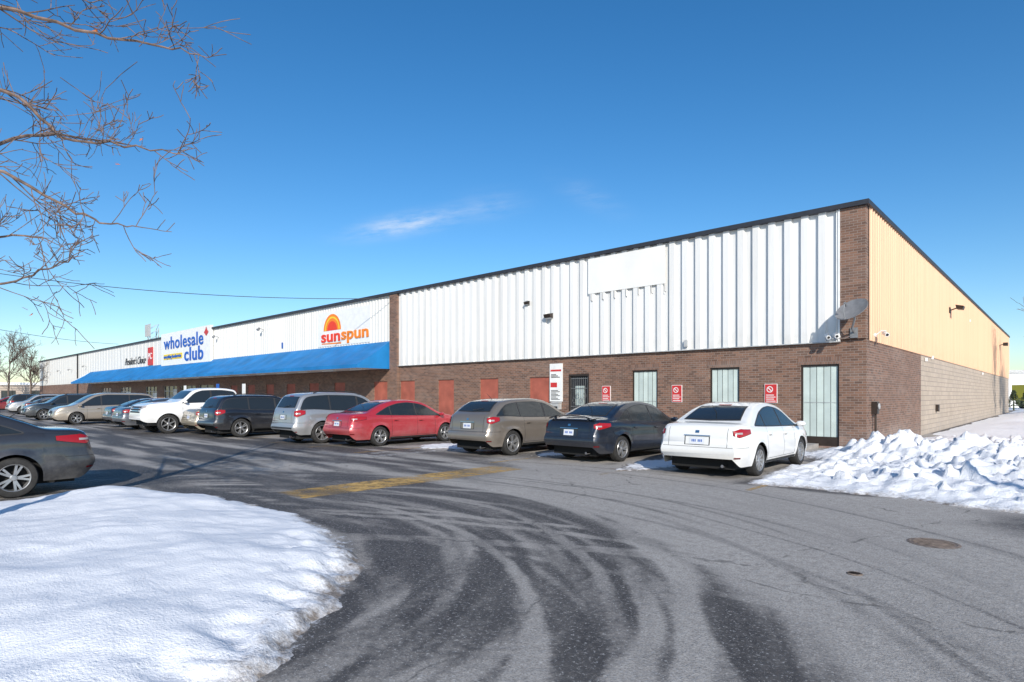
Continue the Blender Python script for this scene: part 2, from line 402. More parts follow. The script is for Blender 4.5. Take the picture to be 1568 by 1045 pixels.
# ------------------------------------------------------------------ painted markings
def strip(mb,x0,x1,y0,y1,z=.004): mb.add([(x0,y0,z),(x1,y0,z),(x1,y1,z),(x0,y1,z)],[(0,1,2,3)])
mb=MB(); strip(mb,-5.25,-4.35,-15.3,-10.2)
for xx in (.38,-2.62,-5.75): strip(mb,xx-.05,xx+.05,-9.8,-4.6)
for i in range(24): 
    xx=-10.3-i*2.62; strip(mb,xx-.05,xx+.05,-10.6,-5.2)
mb.obj('yellow_road_marking',[M['yline']])
mb=MB()
strip(mb,-9.3,-8.9,-10.6,-7.2); strip(mb,-10.1,-8.9,-10.95,-10.65); strip(mb,-9.9,-9.6,-10.4,-8)
mb.obj('white_road_marking',[M['wline']])
def manhole(x,y,r,name='manhole_cover'):
    mb=MB(); n=28
    ring=[(r*math.cos(2*math.pi*i/n),r*math.sin(2*math.pi*i/n)) for i in range(n)]
    vs=[(a*1.12,b*1.12,.003) for a,b in ring]+[(a,b,.008) for a,b in ring]+[(a*.93,b*.93,.004) for a,b in ring]+[(0,0,.005)]
    fs=[]
    for i in range(n):
        j=(i+1)%n; fs+=[(i,j,n+j,n+i),(n+i,n+j,2*n+j,2*n+i),(2*n+i,2*n+j,3*n)]
    mb.add(vs,fs)
    for i in range(-3,4):
        w=math.sqrt(max(0,(r*.85)**2-(i*r*.22)**2)); mb.box(-w,w,i*r*.22-.012,i*r*.22+.012,.004,.009)
    o=mb.obj(name,[M['rust']]); o.location=(x,y,0)
manhole(3.28,-12.06,.22); manhole(2.95,-13.9,.06,'valve_cover')

# ------------------------------------------------------------------ BUILDING
B=empty('commercial_building')
H=7.3; ZB=3.23; XL=-121.; YD=55.
pan_x=[(-13.08,-11.97),(-16.21,-15.0),(-19.27,-18.07),(-22.45,-21.19),(-24.95,-23.65)]
x=-28.0
while x>-46: pan_x.append((x-1.2,x)); x-=3.1
win_x=[(-1.82,-.73),(-4.79,-3.76),(-7.89,-6.81)]
shop=[(-51.5,-48.2),(-56,-52.2),(-60.5,-56.8),(-66,-62.5),(-75,-71),(-83,-79)]
ops=[(a,b,.12,2.40,'p') for a,b in pan_x]+[(a,b,.06,2.55,'w') for a,b in win_x]+[(-10.92,-9.89,.05,2.48,'d')]+[(a,b,.05,2.5,'s') for a,b in shop]
ops.sort()
def wall_open(x0,x1,z0,z1,ops,dep,mat,name):
    xs=sorted(set([x0,x1]+[o[0] for o in ops]+[o[1] for o in ops])); mb=MB()
    for i in range(len(xs)-1):
        xm=(xs[i]+xs[i+1])/2; o=[q for q in ops if q[0]<xm<q[1]]
        if not o: mb.add([(xs[i],0,z0),(xs[i+1],0,z0),(xs[i+1],0,z1),(xs[i],0,z1)],[(0,1,2,3)])
        else:
            q=o[0]
            mb.add([(xs[i],0,z0),(xs[i+1],0,z0),(xs[i+1],0,q[2]),(xs[i],0,q[2])],[(0,1,2,3)])
            mb.add([(xs[i],0,q[3]),(xs[i+1],0,q[3]),(xs[i+1],0,z1),(xs[i],0,z1)],[(0,1,2,3)])
            a,b=q[0],q[1]
            mb.add([(a,0,q[2]),(a,dep,q[2]),(a,dep,q[3]),(a,0,q[3])],[(0,1,2,3)])
            mb.add([(b,0,q[2]),(b,dep,q[2]),(b,dep,q[3]),(b,0,q[3])],[(3,2,1,0)])
            mb.add([(a,0,q[3]),(b,0,q[3]),(b,dep,q[3]),(a,dep,q[3])],[(0,1,2,3)])
            mb.add([(a,0,q[2]),(b,0,q[2]),(b,dep,q[2]),(a,dep,q[2])],[(3,2,1,0)])
    return mb.obj(name,[mat],B)
wall_open(XL,-.001,0,ZB+.05,ops,.16,M['brick_f'],'front_brick_wall')
mb=MB(); mb.add([(0,0,0),(0,8.7,0),(0,8.7,ZB+.04),(0,0,ZB+.04)],[(0,1,2,3)]); mb.obj('side_brick_wall',[M['brick_s']],B)
mb=MB(); mb.add([(0,8.7,0),(0,YD,0),(0,YD,ZB+.04),(0,8.7,ZB+.04)],[(0,1,2,3)])
mb.obj('side_block_wall',[M['block']],B)
mb=MB()
mb.add([(-.68,-.10,ZB+.05),(.0,-.10,ZB+.05),(.0,-.10,H-.12),(-.68,-.10,H-.12),(-.68,0.05,ZB+.05),(-.68,.05,H-.12)],[(0,1,2,3),(4,0,3,5)],0)
mb.add([(-.68,-.10,ZB+.05),(.0,-.10,ZB+.05),(.0,.0,ZB+.05),(-.68,0,ZB+.05)],[(3,2,1,0)],0)
mb.add([(0,-.10,ZB+.05),(0,.22,ZB+.05),(0,.22,H-.12),(0,-.10,H-.12)],[(0,1,2,3)],1)
mb.obj('corner_pier',[M['brick_f'],M['brick_s']],B)
mb=MB(); mb.add([(-23.23,-.16,0),(-22.55,-.16,0),(-22.55,-.16,H-.12),(-23.23,-.16,H-.12),(-22.55,.0,0),(-22.55,0,H-.12),(-23.23,0,0),(-23.23,0,H-.12)],[(0,1,2,3),(1,4,5,2),(6,0,3,7)])
mb.obj('intermediate_pier',[M['brick_f']],B)
mb=MB(); mb.add([(XL,0,H-.1),(0,0,H-.1),(0,YD,H-.1),(XL,YD,H-.1)],[(0,1,2,3)]); mb.obj('roof',[M['roof']],B)
mb=MB(); mb.add([(XL,0,0),(XL,YD,0),(XL,YD,H-.1),(XL,0,H-.1),(0,YD,0),(0,YD,H-.1)],[(0,3,2,1),(1,2,5,4)]); mb.obj('rear_walls',[M['block']],B)
def ribbed(name,a0,a1,z0,z1,pitch,crest,slope,depth,off,mat,axis='x'):
    prof=[];a=a0
    while a<a1-1e-6:
        for da,dd in ((0,0),(pitch-crest-2*slope,0),(pitch-crest-slope,depth),(pitch-slope,depth)):
            if a+da<=a1: prof.append((a+da,dd))
        a+=pitch
    prof.append((a1,0)); mb=MB(); vs=[];fs=[]
    for (p,d) in prof:
        for z in (z0,z1):
            vs.append((p,-(off+d),z) if axis=='x' else (off+d,p,z))
    k=len(prof)
    for i in range(k-1): fs.append((2*i,2*i+2,2*i+3,2*i+1) )
    mb.add(vs,fs)
    vs2=[(v[0],0,z0) if axis=='x' else (0,v[1],z0) for v in vs[::2]]
    mb.add([v for v in vs[::2]]+vs2,[(i+1,i,k+i,k+i+1) for i in range(k-1)])
    return mb.obj(name,[mat],B)
ribbed('white_ribbed_siding',-22.55,-.68,ZB,H-.1,.5,.20,.03,.085,.02,M['white_sid'])
ribbed('cream_ribbed_siding',-48.0,-23.23,ZB,H-.1,.3,.10,.03,.03,.02,M['white_sid2'])
ribbed('far_smooth_siding',XL,-48.0,ZB,H-.1,1.2,.04,.02,.02,.02,M['white_sid2'])
ribbed('peach_ribbed_siding',.22,YD,ZB,H-.1,.3,.08,.03,.035,.02,M['peach_sid'],'y')
mb=MB()
mb.box(XL-.05,.10,-.20,.10,H-.14,H,0); mb.box(-.2,.10,.10,YD,H-.14,H,0)
mb.obj('roof_edge_fascia',[M['fascia']],B)
mb=MB(); mb.box(-22.55,-.68,-.125,-.02,ZB-.03,ZB-.001,0)
mb.obj('siding_drip_flashing',[M['lgrey']],B)
mb=MB(); mb.box(-.735,-.68,-.12,-.02,ZB,H-.14,0); mb.obj('siding_corner_trim',[M['whitep']],B)
mb=MB(); mb.box(-94.8,-94.6,-.16,-.0,.2,H-.14,0); mb.obj('downspout',[M['dark']],B)
mb=MB()
for a,b in pan_x: mb.box(a+.001,b-.001,.05,.1,.121,2.399)
mb.obj('infill_panels',[M['red_panel']],B)
mb=MB()
for a,b in win_x:
    z0,z1=.061,2.549
    mb.box(a+.001,b-.001,.05,.12,z0,.34,1)
    mb.box(a+.001,a+.05,.04,.12,.341,z1,1); mb.box(b-.05,b-.001,.04,.12,.341,z1,1); mb.box(a+.051,b-.051,.04,.12,z1-.05,z1,1)
    w=b-a-.10; n=5
    for i in range(n):
        x0=a+.05+w*i/n; x1=a+.05+w*(i+1)/n; tw=.006*(1 if i%2 else -1)
        mb.add([(x0+.008,.078+tw,.342),(x1-.008,.078-tw,.342),(x1-.008,.078-tw,z1-.052),(x0+.008,.078+tw,z1-.052)],[(0,1,2,3)],0)
    mb.box(a+.051,b-.051,.125,.13,.342,z1-.052,1)
    mb.box(a+.051,b-.051,.060,.066,1.385,1.395,2)
mb.obj('shuttered_windows',[M['blind'],M['bronze'],M['lgrey']],B)
mb=MB()
for a,b in win_x: mb.box(a-.08,b+.08,-.012,-.001,2.56,2.78)
M['soldier']=brick_mat('soldier_brick','x',(.24,.135,.095),(.13,.075,.055),(.2,.17,.15),bw=.075,bh=.22,stain=False)
mb.obj('soldier_course',[M['soldier']],B)
mb=MB(); a,b=-10.92,-9.89
mb.box(a+.001,b-.001,.09,.14,.051,2.479,0)
mb.box(a+.001,a+.07,.0,.089,.051,2.479,1); mb.box(b-.07,b-.001,.0,.089,.051,2.479,1); mb.box(a+.071,b-.071,.0,.089,2.40,2.479,1)
mb.box(a+.3,b-.3,.08,.089,1.2,2.0,3)
for i in range(9):
    xx=a+.1+i*(b-a-.2)/8; mb.box(xx-.006,xx+.006,.02,.032,.12,2.35,2)
for zz in (.15,.85,1.15,1.9,2.3): mb.box(a+.09,b-.09,.037,.05,zz-.010,zz+.010,2)
for i in range(4):
    c=Vector((a+.25+i*.18,.028,1.5+.2*((i%2)-.5))); pts=[c+Vector((.07*math.cos(t),0,.11*math.sin(t))) for t in np.linspace(0,6.28,13)]
    mb.tube(pts,[.007]*13,4,2)
mb.obj('entrance_door',[M['dark'],M['bronze'],M['grey'],M['blind']],B)
mb=MB()
for a,b in shop:
    mb.box(a,b,.12,.14,.06,2.5,0); n=max(2,int((b-a)/1.1))
    for i in range(n+1):
        xx=a+(b-a)*i/n; mb.box(xx-.03,xx+.03,.06,.119,.06,2.49,1)
    mb.box(a,b,.055,.119,2.0,2.06,1); mb.box(a,b,.055,.119,.06,.2,1)
for (xx,w,z0,z1,mi) in ((-50,1.0,.9,1.9,2),(-53.2,1.3,.8,1.8,2),(-58,1.4,1.0,2.2,2),(-64,1.2,.7,1.9,2),(-54.8,.8,.9,1.9,3),(-73,1.5,1,2,2)):
    mb.box(xx,xx+w,.09,.11,z0,z1,mi)
mb.obj('shopfront_glazing',[M['shopglass'],M['lgrey'],M['whitep'],M['redp']],B)
# awning
mb=MB(); xa,xb=-88.,-23.35; P=2.13; zt=4.62; zo=3.28; zv=3.08
n=44
for i in range(n):
    x0=xa+(xb-xa)*i/n; x1=xa+(xb-xa)*(i+1)/n; s=.04
    xm=(x0+x1)/2; ys_=[-.05,-P*.33,-P*.66,-P]; zs_=[zt,zt-(zt-zo)*.36,zt-(zt-zo)*.69,zo]
    for k in range(3):
        mb.add([(x0,ys_[k],zs_[k]),(x1,ys_[k],zs_[k]),(x1,ys_[k+1],zs_[k+1]),(x0,ys_[k+1],zs_[k+1]),(xm,ys_[k],zs_[k]-s*(k>0)),(xm,ys_[k+1],zs_[k+1]-s*(k<2))],[(0,3,5,4),(4,5,2,1)],0)
    mb.add([(x0,-P,zo),(x1,-P,zo),(x1,-P,zv),(x0,-P,zv)],[(0,3,2,1)],0)
mb.add([(xb,-.05,zt),(xb,-P*.33,zt-(zt-zo)*.36),(xb,-P*.66,zt-(zt-zo)*.69),(xb,-P,zo),(xb,-P,zv),(xb,-.05,zv)],[(0,1,2,3,4,5)],0)
mb.add([(xa,-.05,zt),(xa,-P,zo),(xa,-P,zv),(xa,-.05,zv)],[(0,3,2,1)],1)
mb.add([(xa,-P,zv+.02),(xb,-P,zv+.02),(xb,-.03,zv+.02),(xa,-.03,zv+.02)],[(0,1,2,3)],1)
for i in range(22):
    x0=xa+(xb-xa)*(i+.5)/22; mb.box(x0-.6,x0+.6,-1.3,-1.1,zv-.06,zv+.015,1)
mb.obj('entrance_awning',[M['awn'],M['whitep']],B)
mb=MB(); mb.box(-120,-1.3,-1.6,-.002,-.02,.13); mb.obj('sidewalk',[M['conc']])

mb=MB(); mb.box(-9.86,-6.43,-.118,-.108,5.68,7.08,0)
for i in range(7):
    xx=-9.7+i*.54; mb.cyl((xx,-.12,5.68),(xx,-.12,5.40),.014,n=6,mi=1); mb.cyl((xx,-.12,5.40),(xx+.06,-.12,5.36),.014,n=6,mi=1)
mb.obj('blank_sign_panel',[M['cream'],M['grey']],B)
def wallpack(x,z,name='wall_light',big=1.0):
    mb=MB()
    mb.box(x-.16*big,x+.16*big,-.13,-.085,z-.1,z+.1,1)
    s=big
    mb.add([(x-.17*s,-.131,z+.11*s),(x+.17*s,-.131,z+.11*s),(x+.17*s,-.36*s,z+.05*s),(x-.17*s,-.36*s,z+.05*s),(x-.17*s,-.131,z-.10*s),(x+.17*s,-.131,z-.10*s),(x+.17*s,-.30*s,z-.09*s),(x-.17*s,-.30*s,z-.09*s)],
           [(0,3,2,1),(0,4,7,3),(1,2,6,5),(4,5,6,7),(3,7,6,2)],0)
    mb.box(x-.14*s,x+.14*s,-.28*s,-.15,z-.125*s,z-.095*s,2)
    return mb.obj(name,[M['bronze'],M['grey'],M['lgrey']])
wallpack(-11.83,4.98); wallpack(-13.1,5.66,big=.7)
mb=MB(); mb.cyl((-5.6,-.08,3.55),(-5.6,-.16,3.55),.03,n=8); mb.box(-5.66,-5.54,-.2,-.12,3.32,3.55)
mb.obj('small_wall_light',[M['lgrey']])
mb=MB()
mb.cyl((.05,16.1,5.75),(.35,16.1,5.85),.03,n=8,mi=0); mb.box(.02,.08,15.98,16.22,5.62,5.9,0)
mb.add([(.30,15.8,5.98),(.62,15.8,5.9),(.62,16.4,5.9),(.30,16.4,5.98),(.34,15.85,5.78),(.58,15.85,5.74),(.58,16.35,5.74),(.34,16.35,5.78)],[(0,1,2,3),(4,7,6,5),(0,4,5,1),(1,5,6,2),(2,6,7,3),(3,7,4,0)],0)
mb.obj('wall_floodlight',[M['bronze']])
mb=MB(); mb.cyl((.05,44,5.75),(.35,44,5.85),.03,n=8); mb.box(.3,.6,43.7,44.3,5.7,5.95); mb.obj('wall_floodlight.001',[M['bronze']])
mb=MB()
for yy,zz in ((9.5,3.0),(11,3.15),(24,5.9),(31,3.0)): mb.box(.02,.09,yy,yy+.14,zz,zz+.14)
mb.obj('wall_junction_boxes',[M['whitep']],B)
def seccam(x,y,z,axis):
    mb=MB()
    d=Vector((1,0,0)) if axis=='side' else Vector((0,-1,0)); o=Vector((x,y,z))
    mb.cyl(o,o+d*.05,.06,n=12); mb.tube([o+d*.05,o+d*.2+Vector((0,0,.12)),o+d*.32+Vector((0,0,.10))],[.018]*3,6)
    q=o+d*.3+Vector((0,0,.02)); e=Vector((.5,-.8,-.3)).normalized()
    mb.cyl(q-e*.12,q+e*.14,.055,.06,12); mb.cyl(q+e*.141,q+e*.15,.04,.04,12,1)
    mb.obj('security_camera',[M['whitep'],M['dark']],smooth=True,sharp=40)
seccam(.03,.75,3.42,'side'); seccam(-.72,-.12,3.36,'front'); seccam(-.95,-.10,3.34,'front')
# satellite dish
mb=MB(); c=Vector((-.22,-.62,4.02))
ax=Vector((-.20,-.62,.66)).normalized()
up=Vector((0,0,1)); rt=ax.cross(up).normalized(); a=rt; b_=rt.cross(ax).normalized()
rings=8;seg=28;vs=[];fs=[]
for side,offs in ((0,0),(1,-.012)):
    for i in range(rings+1):
        rr=i/rings
        for j in range(seg):
            t=2*math.pi*j/seg
            vs.append(c+a*(rr*.44*math.cos(t))+b_*(rr*.46*math.sin(t))+ax*(rr*rr*.09+offs))
N=(rings+1)*seg
for i in range(rings):
    for j in range(seg):
        k=(j+1)%seg; q=(i*seg+j,i*seg+k,(i+1)*seg+k,(i+1)*seg+j); fs.append(q); fs.append(tuple(N+w for w in q[::-1]))
for j in range(seg):
    k=(j+1)%seg; fs.append((rings*seg+j,rings*seg+k,N+rings*seg+k,N+rings*seg+j))
mb.add(vs,fs,0)
f=c+ax*.42-b_*.12
mb.tube([c-b_*.44+ax*.08,c-b_*.32+ax*.30,f],[.014]*3,6,1); mb.cyl(f,f-ax*.12,.04,.03,10,1)
mb.tube([c-ax*.02,c-ax*.15-Vector((0,0,.1)),Vector((-.30,-.35,3.55)),Vector((-.30,-.11,3.45))],[.03]*4,8,1)
mb.box(-.40,-.20,-.14,-.101,3.30,3.6,1); mb.tube([Vector((-.30,-.13,3.4)),Vector((-.5,-.2,3.3)),Vector((-.7,-.13,3.32))],[.01]*3,4,1)
mb.obj('satellite_dish',[M['dgrey'],M['grey']],smooth=True,sharp=40)
mb=MB(); mb.box(.01,.16,.55,.80,1.05,1.42,0); mb.cyl((.09,.67,0),(.09,.67,1.05),.03,n=8,mi=0); mb.cyl((.17,.67,1.28),(.2,.67,1.28),.09,n=14,mi=1)
mb.obj('gas_meter',[M['bronze'],M['lgrey']])
mb=MB(); mb.box(.01,.12,12.2,12.5,.9,1.2,0); mb.obj('hose_cabinet',[M['bronze']])
S=empty('entrance_sign_board')
mb=MB(); mb.box(-11.90,-11.23,-.05,-.003,1.35,2.95,0); mb.box(-11.85,-11.28,-.056,-.0505,2.62,2.70,1); mb.box(-11.85,-11.5,-.056,-.0505,1.95,2.15,1)
for i in range(8): mb.box(-11.82,-11.35-.1*(i%3),-.056,-.0505,1.42+.055*i,1.445+.055*i,2)
for i in range(3): mb.box(-11.82,-11.35-.1*(i%3),-.056,-.0505,2.36+.055*i,2.39+.055*i,2)
mb.obj('board',[M['whitep'],M['redp'],M['dark']],S)
mb=MB(); mb.box(-11.75,-11.3,-.22,-.003,1.02,1.28,0); mb.add([(-11.77,-.24,1.281),(-11.28,-.24,1.281),(-11.28,-.003,1.34),(-11.77,-.003,1.34),(-11.77,-.003,1.281),(-11.28,-.003,1.281)],[(0,1,2,3),(0,3,4),(1,5,2)],0)
mb.box(-11.7,-11.35,-.226,-.2205,1.05,1.15,1); mb.obj('wall_mailbox',[M['lgrey'],M['dark']])
mb=MB(); mb.box(-11.72,-11.52,-.02,-.003,.35,.95,0); mb.box(-11.70,-11.54,-.025,-.0205,.6,.9,1); mb.obj('notice_plate',[M['whitep'],M['redp']])
for (xx) in (-9.05,-6.02,-2.72):
    s=empty('no_parking_sign'); s.location=(xx,0,0)
    mb=MB(); mb.box(-.2,.2,-.03,-.003,1.36,1.98,0); mb.box(-.185,.185,-.035,-.0305,1.375,1.965,1)
    n=24; vs=[];fs=[]
    for i in range(n):
        t=2*math.pi*i/n
        for r in (.075,.10): vs.append((-.03+r*math.cos(t),-.038,1.80+r*math.sin(t)))
    for i in range(n): j=(i+1)%n; fs.append((2*i,2*i+1,2*j+1,2*j))
    mb.add(vs,fs,0); mb.add([(-.09,-.0385,1.84),(-.07,-.0385,1.86),(.03,-.0385,1.76),(.01,-.0385,1.74)],[(0,1,2,3)],0)
    for i in range(4): mb.box(-.15,.15-.05*(i%2),-.039,-.0355,1.41+.065*i,1.433+.065*i,0)
    mb.obj('plate',[M['whitep'],M['redp']],s)

# ------------------------------------------------------------------ store signs
def text(body,size,x,y,z,mat,parent,name,offset=0.0,shear=0.0,width=None,ext=.02,rot=0.0,spc=1.0,hs=1.0):
    cu=bpy.data.curves.new(name,'FONT'); cu.body=body; cu.size=size; cu.extrude=ext; cu.offset=offset; cu.shear=shear; cu.space_character=spc
    o=bpy.data.objects.new(name,cu); scene.collection.objects.link(o)
    bpy.context.view_layer.update()
    me=bpy.data.meshes.new_from_object(o.evaluated_get(bpy.context.evaluated_depsgraph_get()))
    bpy.data.objects.remove(o); me.name=name; me.materials.clear(); me.materials.append(mat)
    xsv=[v.co.x for v in me.vertices]; w0=max(xsv)-min(xsv); sx=(width/w0) if width else 1.0
    ob=link(bpy.data.objects.new(name,me),parent); ob.location=(x,y,z); ob.rotation_euler=(math.pi/2,rot,0); ob.scale=(sx,hs,1)
    return ob
S=empty('store_sign')
mb=MB()
mb.box(-31.1,-25.2,-.065,-.052,4.70,6.85,3)
cx,cz=-29.35,5.66
def arcband(r0,r1,y,mi,t0=.0,t1=math.pi,n=30):
    vs=[];fs=[]
    for i in range(n+1):
        t=t0+(t1-t0)*i/n
        for r in (r0,r1): vs.append((cx+r*math.cos(t),y,cz+r*math.sin(t)*1.0))
    for i in range(n): fs.append((2*i,2*i+1,2*i+3,2*i+2))
    mb.add(vs,fs,mi)
arcband(.0,.58,-.075,0); arcband(.58,.76,-.075,1); arcband(.76,.86,-.075,2); arcband(.86,1.02,-.075,1)
mb.obj('sun_logo',[M['redtext'],M['orange'],M['yellow'],M['whitep']],S)
text('sun',1.05,-30.65,-.09,4.98,M['redtext'],S,'lettering_1',.02,0,2.2,hs=.95)
text('spun',1.05,-28.3,-.09,5.02,M['orange'],S,'lettering_2',.02,0,2.9,hs=.95)
mb=MB(); mb.add([(-30.6,-.08,4.84),(-28.3,-.08,4.78),(-28.3,-.08,4.87),(-30.6,-.08,4.90)],[(0,1,2,3)]); mb.obj('underline',[M['orange']],S)

S=empty('store_sign.001')
mb=MB(); mb.box(-60.2,-48.1,-.30,-.06,4.45,7.5,0); mb.obj('panel',[M['whitep']],S)
text('wholesale',1.62,-59.3,-.33,6.0,M['blue'],S,'lettering_1',.02,0,9.8,spc=1.08)
text('club',1.65,-54.0,-.33,4.74,M['blue'],S,'lettering_2',.03,0,4.4,spc=1.08)
mb=MB(); mb.box(-59.4,-54.5,-.33,-.301,5.0,5.5,0)
mb.add([(-49.4,-.33,6.95),(-49.1,-.33,7.15),(-48.9,-.33,7.42),(-48.7,-.33,7.15),(-48.4,-.33,6.95),(-48.9,-.33,6.62)],[(0,1,2,3,4,5)],1)
mb.obj('yellow_band',[M['yellow'],M['redp']],S)
text('everything foodservice',.45,-59.3,-.345,5.12,M['blue'],S,'lettering_3',.01,0,4.6)
S=empty('store_sign.002')
text("President's Choice",1.05,-73.0,-.08,4.95,M['dark'],S,'lettering',-.018,.6,7.2,hs=1.1)
mb=MB(); mb.box(-64.9,-63.4,-.12,-.06,4.7,6.5,0); mb.obj('red_badge',[M['redp']],S)
text('PC',.9,-64.7,-.14,5.3,M['whitep'],S,'lettering_2',.0,0,1.1)
mb=MB()
for xx,zz in ((-47,6.4),(-38.8,6.4),(-98,5.2),(-105,5.2),(-112,5.2),(-90,5.4)):
    mb.cyl((xx,-.05,zz),(xx,-.40,zz+.1),.02,n=6); mb.cyl((xx,-.36,zz+.10),(xx,-.52,zz-.06),.07,.10,8)
mb.obj('sign_floodlights',[M['grey']],B)
mb=MB(); mb.box(-36,-35.85,-.08,-.055,4.9,5.3,0); mb.obj('small_blue_sign',[M['blue']])
def post_sign(x,y,z0,z1,w,mat,name):
    mb=MB(); mb.cyl((x,y,.0),(x,y,z1),.03,n=8,mi=1); mb.box(x-w/2,x+w/2,y-.05,y-.03,z0,z1,0); mb.obj(name,[mat,M['galv']])
post_sign(-41,-2.4,1.75,2.45,.5,M['blue'],'accessible_parking_sign')
post_sign(-36.6,-2.4,1.65,2.4,.5,M['whitep'],'parking_sign')
post_sign(-47.5,-2.4,1.6,2.4,.5,M['whitep'],'parking_sign')
mb=MB(); ox,oy=-85.,6.3
for sx in (-.5,.5):
    for sy in (-.5,.5): mb.cyl((ox+sx,oy+sy,7.2),(ox+sx,oy+sy,10.6),.05,n=5)
for i in range(5):
    z=7.4+i*.75
    for s in (-.5,.5):
        mb.cyl((ox-.5,oy+s,z),(ox+.5,oy+s,z+.7),.03,n=4); mb.cyl((ox+s,oy-.5,z),(ox+s,oy+.5,z+.7),.03,n=4)
for k in (-.9,-.3,.3,.9): mb.box(ox+k-.12,ox+k+.12,oy-.7,oy-.6,9.4,11.0)
mb.obj('rooftop_antenna',[M['lgrey']])
mb=MB(); mb.box(-94,-91,9,12,7.2,8.3,0); mb.box(-60.,-58,14,16,7.2,8.4,0); mb.box(-30,-27.5,18,20,7.2,8.3); mb.obj('rooftop_units',[M['lgrey']],B)

# ------------------------------------------------------------------ VEHICLES
def pchip(pts):
    xs=np.array([p[0] for p in pts],float); ys=np.array([p[1] for p in pts],float)
    h=np.diff(xs); dl=np.diff(ys)/h; m=np.zeros(len(xs)); m[0]=dl[0]; m[-1]=dl[-1]
    for i in range(1,len(xs)-1):
        if dl[i-1]*dl[i]>0:
            w1=2*h[i]+h[i-1]; w2=h[i]+2*h[i-1]; m[i]=(w1+w2)/(w1/dl[i-1]+w2/dl[i])
    def f(x):
        x=min(max(x,xs[0]),xs[-1]); i=min(max(np.searchsorted(xs,x)-1,0),len(h)-1); t=(x-xs[i])/h[i]
        return float((2*t**3-3*t**2+1)*ys[i]+(t**3-2*t**2+t)*h[i]*m[i]+(-2*t**3+3*t**2)*ys[i+1]+(t**3-t**2)*h[i]*m[i+1])
    return f
TYPES={
'sedan':dict(L=4.58,W=1.76,wb=2.64,ro=.98,wr=.315,sill=.21,crown=.055,tum=.42,bp=[2.42],cp=1.42,cpsh=.20,
  top=[(0,.80),(.02,.90),(.06,.985),(.15,1.04),(.55,1.075),(.85,1.20),(1.25,1.36),(1.7,1.45),(2.1,1.47),(2.6,1.43),(2.85,1.37),(3.4,1.08),(3.55,1.02),(4.0,.93),(4.35,.80),(4.5,.68),(4.58,.52)],
  belt=[(0,.75),(.1,.93),(.5,.985),(1.5,.95),(3.3,.90),(4.58,.85)],back=(1.10,1.375,.60,.50),wind=(1.08,1.375,.70,.56),
  tail=(41,68,.80,.955),plate=.72,rz=(.50,.98)),
'hatch':dict(L=4.41,W=1.76,wb=2.635,ro=.86,wr=.335,sill=.24,crown=.06,tum=.38,bp=[2.25],cp=1.2,cpsh=.10,
  top=[(0,.82),(.02,.98),(.07,1.08),(.20,1.17),(.50,1.38),(.68,1.46),(1.2,1.52),(1.9,1.535),(2.4,1.49),(2.6,1.43),(3.15,1.15),(3.3,1.10),(3.9,1.0),(4.2,.9),(4.35,.75),(4.41,.55)],
  belt=[(0,.75),(.1,1.02),(.5,1.04),(1.5,1.0),(3.2,.97),(4.41,.9)],back=(1.17,1.43,.62,.52),wind=(1.15,1.43,.70,.58),
  tail=(41,60,.86,1.04),plate=.80,rz=(.55,1.0)),
'suv':dict(L=4.6,W=1.82,wb=2.66,ro=.95,wr=.36,sill=.29,crown=.06,tum=.30,bp=[2.35],cp=1.28,cpsh=.07,
  top=[(0,.85),(.02,1.02),(.07,1.14),(.16,1.30),(.30,1.55),(.42,1.64),(.7,1.69),(1.3,1.72),(2.3,1.70),(2.65,1.62),(3.25,1.22),(3.45,1.14),(4.1,1.04),(4.4,.9),(4.55,.72),(4.6,.6)],
  belt=[(0,.8),(.08,1.08),(.6,1.13),(1.5,1.08),(3.2,1.04),(4.6,1.0)],back=(1.20,1.56,.64,.56),wind=(1.24,1.60,.72,.60),
  tail=(42,60,.90,1.12),plate=.88,rz=(.6,1.1)),
'van':dict(L=5.1,W=1.95,wb=3.03,ro=1.05,wr=.34,sill=.24,crown=.07,tum=.24,bp=[2.9],cp=1.5,cpsh=.08,
  top=[(0,.85),(.02,1.02),(.07,1.14),(.15,1.35),(.28,1.60),(.45,1.70),(1.0,1.75),(2.6,1.76),(3.1,1.68),(3.95,1.20),(4.15,1.10),(4.7,.98),(4.95,.85),(5.06,.7),(5.1,.55)],
  belt=[(0,.8),(.08,1.06),(.6,1.08),(3.6,1.0),(5.1,.95)],back=(1.15,1.6,.7,.62),wind=(1.22,1.65,.76,.64),
  tail=(42,58,.9,1.25),plate=.85,rz=(.6,1.1)),
'pickup':dict(L=5.9,W=2.02,wb=3.68,ro=1.22,wr=.405,sill=.45,crown=.06,tum=.26,bp=[3.15],cp=99,cpsh=.06,
  top=[(0,1.15),(.02,1.28),(.08,1.34),(1.85,1.36),(1.93,1.42),(1.99,1.74),(2.1,1.88),(2.8,1.95),(3.5,1.93),(3.8,1.85),(4.35,1.43),(4.5,1.37),(5.3,1.30),(5.72,1.20),(5.87,.98),(5.9,.8)],
  belt=[(0,1.1),(.08,1.30),(1.9,1.31),(4.2,1.26),(5.9,1.2)],back=(1.45,1.8,.6,.55),wind=(1.46,1.80,.78,.66),
  tail=(40,58,.95,1.28),plate=.75,rz=(.65,1.2)),
}
